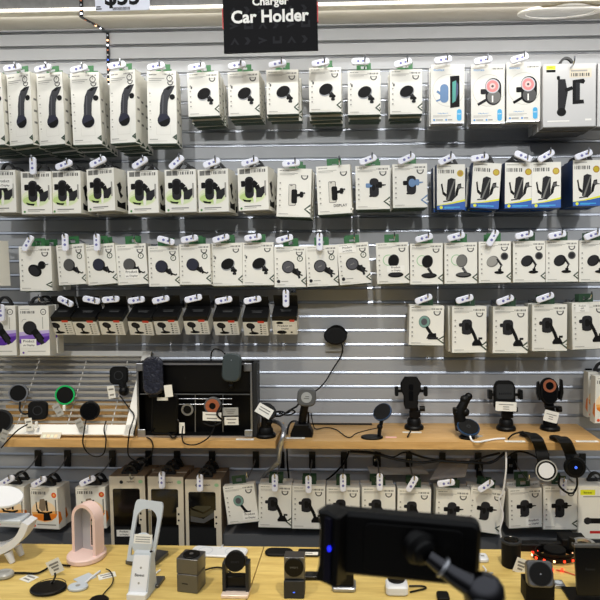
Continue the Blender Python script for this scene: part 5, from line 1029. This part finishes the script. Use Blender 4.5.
# coil of led tape
c0_ = tp(556, 561); t = thing('led_tape_coil', 'coil of led tape with red lights glowing on the table', 'led tape', c0_); mb = MB()
for r_, z_, w_ in ((.05, .012, .012), (.044, .022, .011), (.037, .016, .012)):
    mb.band([c0_+Vector((r_*1.25*math.cos(2*math.pi*i/18), .01+r_*.75*math.sin(2*math.pi*i/18), z_)) for i in range(19)], (0, 0, 1), w_, .0015, 'black')
part('tape', mb, t)
mb = MB()
for i in range(14):
    a = 2*math.pi*i/14; q = c0_+Vector((.0508*1.25*math.cos(a), .01+.0512*.75*math.sin(a), .012)); mb.box(q, (.005, .005, .005), 'ledred' if i % 3 != 1 else 'ledwarm')
part('red_lights', mb, t, 'glowing red lights')
mb = MB(); mb.lathe([(.026, 0), (.03, .001), (.03, .03), (.026, .031)], 'blackmatte', Matrix.Translation(c0_+Vector((0, .012, .0005)))); part('spool', mb, t)
for i, (x_, y_) in enumerate(((552, 569.5), (562, 570))):
    mb = MB(); q = tp(x_, y_, .004); mb.box(q, (.006, .006, .007), 'ledred'); single('led_bead', mb, ('left' if i == 0 else 'right')+' red glowing bead lying in front of the coil', 'led')
cable([tp(556, 570, .003), tp(566, 572, .003), tp(580, 577, .003)], 'thin red wire trailing right of the led coil', 'lidred', .0014)
for x_, y_, w_, d2, h2, lb in ((531, 552, .06, .03, .022, 'low black box behind the led coil'), (575, 549, .075, .05, .028, 'low black box under the camera carton'), (548, 547.5, .1, .02, .014, 'flat black tray at the back right of the table')):
    c_ = tp(x_, y_); mb = MB(); mb.rr(w_, d2, .004, h2, .003, 'blackmatte', Matrix.Translation(c_+Vector((0, d2/2, .0005)))); single('black_box', mb, lb, 'box')
c_ = tp(587, 548, .03); mb = MB(); mb.ring(.03, .02, 0, .008, 'silver', Matrix.Translation(c_+Vector((0, .024, -.0005)))); single('ring_holder', mb, 'shiny silver ring lying on the low black box', 'ring holder')
c_ = tp(573, 551, .03); t = thing('mini_camera', 'tiny black clip camera standing on the low black box', 'camera', c_); mb = MB(); mb.prism([(-.012, 0), (.012, 0), (.008, .03), (-.006, .034)], .014, 'black', Matrix.Translation(c_+Vector((0, .02, 0))) @ Matrix.Rotation(math.pi/2, 4, 'X'), .002); part('body', mb, t); mb = MB(); mb.disc(.003, .001, 'silver', frame(c_+Vector((0, .0055, .02)), FRONT), 0); part('lens', mb, t)
# big black stand at the right edge
b_ = tp(592, 603); t = thing('phone_stand', 'black plate stand on a thin foot at the right edge', 'phone stand', b_); s = kpx(b_)
M_ = Matrix.Translation(b_+Vector((0, .0, .0005))); mb = MB(); mb.box((0, .02, .004), (44*s, .085, .007), 'black', M_, ch=.002); part('foot', mb, t)
mb = MB(); mb.box((0, -.0205, .0045), (40*s, .002, .003), 'teal', M_); part('foot_trim', mb, t, 'greenish trim')
mb = MB(); PM = Matrix.Translation(b_+Vector((.006, .012, .01))) @ Matrix.Rotation(R(-12), 4, 'X'); mb.box((0, 0, .06), (32*s, .012, .115), 'blackgloss', PM, ch=.003); part('plate', mb, t)
mb = MB(); mb.box((0, .0, .121), (34*s, .022, .008), 'gunmetal', PM, ch=.002); part('top_edge', mb, t, 'grey top edge'); mb = MB(); mb.text('Baseus', .006, 'charcoal', PM @ Matrix.Translation((-.004, -.0063, .066)) @ Matrix.Rotation(math.pi/2, 4, 'X'), 0); part('print', mb, t)
# low items at the front left
b_ = tp(48.5, 590); s = kpx(b_); t = thing('charging_disc', 'flat black round charging disc at the front left of the table', 'charging pad', b_); mb = MB(); mb.disc(18.5*s, .009, 'black', Matrix.Translation(b_+Z*.0005), .003, .036); part('body', mb, t); mb = MB(); mb.ring(17*s, 16.4*s, .0085, .0096, 'charcoal', Matrix.Translation(b_+Z*.0005)); part('rim', mb, t); mb = MB(); mb.box(b_+Vector((0, .022, .0098)), (.01, .006, .0005), 'grey'); part('mark', mb, t)
cable([tp(52, 583, .012), tp(55, 577, .016), tp(55, 573, .022)], 'short black lead rising from the flat black disc', r=.0026)
paper(55, 566.5, -tp(55, 576).y, 15, 15, 25, 'white tag with dark digits tied to the flat black disc', marks=3)
b_ = tp(78, 588.5); t = thing('charging_disc', 'small white round charging disc beside the flat black one', 'charging pad', b_); mb = MB(); mb.disc(10.3*kpx(b_), .008, 'plasticgrey', Matrix.Translation(b_+Z*.0005), .002, .02); part('body', mb, t); mb = MB(); mb.disc(.006, .0004, 'l', Matrix.Translation(b_+Z*.0086), 0); part('mark', mb, t)
cable([tp(84, 584, .004), tp(92, 577, .004), tp(100, 571, .004)], 'white lead running up right from the small white disc', 'plastic', .003)
lying(85, 578.5, TBZ, 15, .045, -35, 'translucent white strip lying behind the small white disc', m='plasticgrey', marks=0)
lying(107, 576, TBZ, 17, .03, 30, 'white tag lying with a dark-tipped lead beside the wedge stand')
lying(29, 578.5, TBZ, 15, .032, -25, 'white tag lying left of the flat black disc')
b_ = tp(4, 577); t = thing('charging_puck', 'white oval charging puck at the front left edge', 'charging pad', b_); mb = MB(); mb.disc(.026, .014, 'clearcard', Matrix.Translation(b_+Z*.0005), .004, .022); part('body', mb, t); mb = MB(); [mb.box(b_+Vector((-.002, .008-.007*i, .0148)), (.03, .002, .0004), 'labelink') for i in range(3)]; part('print', mb, t)
cable([tp(14, 573, .006), tp(24, 573, .005), tp(38, 573, .005), tp(50, 567, .006), tp(60, 565, .006), tp(70, 566, .006)], 'black cable from the white oval puck to the pink arch', r=.0028)
cable([tp(100, 598, .004), tp(106, 591, .004), tp(112, 584, .006), tp(113, 577, .008), tp(110, 571, .008), tp(106, 569, .006)], 'thin black lead curving past the lying white tag', r=.0016)
b_ = tp(99, 603); mb = MB(); mb.disc(.024, .012, 'black', Matrix.Translation(b_+Z*.0005), .004, .02); single('charging_disc', mb, 'black round disc cut by the bottom edge beside the wedge stand', 'charging pad')
cable([tp(150, 580, .004), tp(155, 574, .004), tp(160, 570, .004)], 'short white lead with a dark tip right of the wedge stand', 'plastic', .0022)

# ------------------------------------------------------------------ big blurred holder in the foreground
hp = 1.37
def H(x, y, dp=0): return at(x, y, hp+dp)
cen = H(405, 550); t = thing('large_phone_holder', 'big blurred black phone holder on a jointed arm in the foreground', 'phone holder', Vector((H(505, 700).x, cen.y, TBZ)))
s = px(1, hp); M_ = frame(cen, (-.10, -1, -.06), -2.2)
mb = MB(); mb.rr(150*s, 69*s, .011, .02, .004, 'black', M_ @ Matrix.Translation((0, 0, -.02))); part('body', mb, t)
mb = MB(); mb.rr(100*s, 52*s, .008, .0015, .0004, 'black', M_ @ Matrix.Translation((.008, 0, 0))); part('rear_plate', mb, t)
c_ = H(327, 547, .0); J_ = frame(c_, (-.55, -1, 0), -2)
mb = MB(); mb.prism([(-.013, -.039), (.014, -.04), (.016, .036), (.0, .041), (-.012, .038), (-.009, .02), (-.009, -.02)], .026, 'black', J_ @ Matrix.Translation((0, 0, -.022)), .003); mb.box((.004, 0, .005), (.008, .07, .003), 'phoneblue', J_, ch=.001); bd = part('clamp_jaw', mb, t)
mb = MB(); mb.disc(.002, .001, 'ledblue', J_ @ Matrix.Translation((.007, .003, .0066)), 0, ry=.003); part('power_light', mb, bd, 'blue power light')
j_ = H(424, 552, .012); mb = MB(); mb.lathe([(1e-4, -.016), (.018, -.016), (.019, -.004), (.014, .0), (.0135, .004), (.009, .007), (1e-4, .008)], 'black', frame(j_, (.5, -1, -.3))); part('ball_socket', mb, t)
k1 = H(484, 594, .03); mb = MB(); mb.tube([H(428, 556, .02), H(452, 574, .025), k1], .0075, 'darkchrome', 14, False, .013); mb.lathe([(.009, 0), (.0112, .0015), (.0112, .004), (.009, .0055)], 'silver', frame(H(441, 565.5, .022), (H(452, 574, .025)-H(428, 556, .02)))); part('arm', mb, t)
mb = MB(); mb.ball(k1, .0215, 'darkchrome', n=20); mb.lathe([(1e-4, 0), (.0155, 0), (.0155, .006), (1e-4, .006)], 'charcoal', frame(k1+Vector((-.006, -.018, -.008)), (-.3, -1, -.3)), 20); part('knuckle', mb, t)
base = Vector(t.location); mb = MB(); mb.tube([k1, k1+Vector((.012, 0, -.06)), base+Vector((0, 0, .3)), base+Vector((0, 0, .01))], .011, 'blackgloss', 12); part('pole', mb, t)
mb = MB(); mb.lathe([(1e-4, 0), (.06, 0), (.06, .008), (.05, .014), (.014, .022), (1e-4, .022)], 'black', Matrix.Translation(base+Z*.0004)); part('base', mb, t)
WORLD = .6
# ------------------------------------------------------------------ light
w = bpy.data.worlds.new('world'); sc.world = w; w.use_nodes = True
nt = w.node_tree; bg = nt.nodes['Background']
tc = nt.nodes.new('ShaderNodeTexCoord'); sx = nt.nodes.new('ShaderNodeSeparateXYZ'); rp = nt.nodes.new('ShaderNodeValToRGB')
nt.links.new(tc.outputs['Generated'], sx.inputs[0]); mr = nt.nodes.new('ShaderNodeMapRange'); mr.inputs[1].default_value = -1; mr.inputs[2].default_value = 1
nt.links.new(sx.outputs['Z'], mr.inputs[0]); nt.links.new(mr.outputs[0], rp.inputs['Fac'])
e = rp.color_ramp.elements; e[0].position = .3; e[0].color = (.05, .05, .055, 1); e[1].position = .78; e[1].color = (1.5, 1.56, 1.62, 1)
for p_, c_ in ((.5, (.12, .125, .13, 1)), (.6, (.3, .31, .32, 1))): q_ = e.new(p_); q_.color = c_
nt.links.new(rp.outputs[0], bg.inputs[0]); bg.inputs[1].default_value = WORLD
def spot(loc, tgt, power, size, color, soft=.04, blend=.6):
    l = bpy.data.lights.new('ceiling_spot', 'SPOT'); l.energy = power; l.spot_size = R(size); l.spot_blend = blend; l.shadow_soft_size = soft; l.color = color
    o = bpy.data.objects.new('ceiling_spot', l); col.objects.link(o); o.location = loc
    o.rotation_euler = (Vector(tgt)-Vector(loc)).to_track_quat('-Z', 'Y').to_euler()
for x, pw in ((-.95, 112), (.1, 118), (1.05, 104)):
    spot((x+.12, -2.9, 2.85), (x, 0, 1.98), pw, 46, (1, 1, .985), .05, 1)
for x, pw in ((-.8, 95), (.4, 95)):
    spot((x, -1.25, 2.9), (x, -.62, TBZ), pw, 40, (1, .9, .72), .03)
l = bpy.data.lights.new('wall_top_fill', 'AREA'); l.shape = 'RECTANGLE'; l.size = XR-XL-.1; l.size_y = .012; l.energy = 5.2; l.color = (1, .97, .92)  # added area light behind the fascia lip, brightens the upper wall
o = bpy.data.objects.new('wall_top_fill', l); col.objects.link(o); o.location = ((XL+XR)/2, -.243, f0.z-.008); o.rotation_euler = Vector((0, .8, -.6)).to_track_quat('-Z', 'Y').to_euler()
for x, pw in ((-.85, 24), (-.1, 40), (.6, 34)):
    spot((x-.1, -1.5, 2.9), (x, -.06, 1.1), pw, 30, (1, .93, .8), .025, .7)
sc.view_settings.view_transform = 'Standard'; sc.view_settings.look = 'None'; sc.view_settings.gamma = 1; sc.view_settings.use_curve_mapping = False
sc.view_settings.exposure = 0
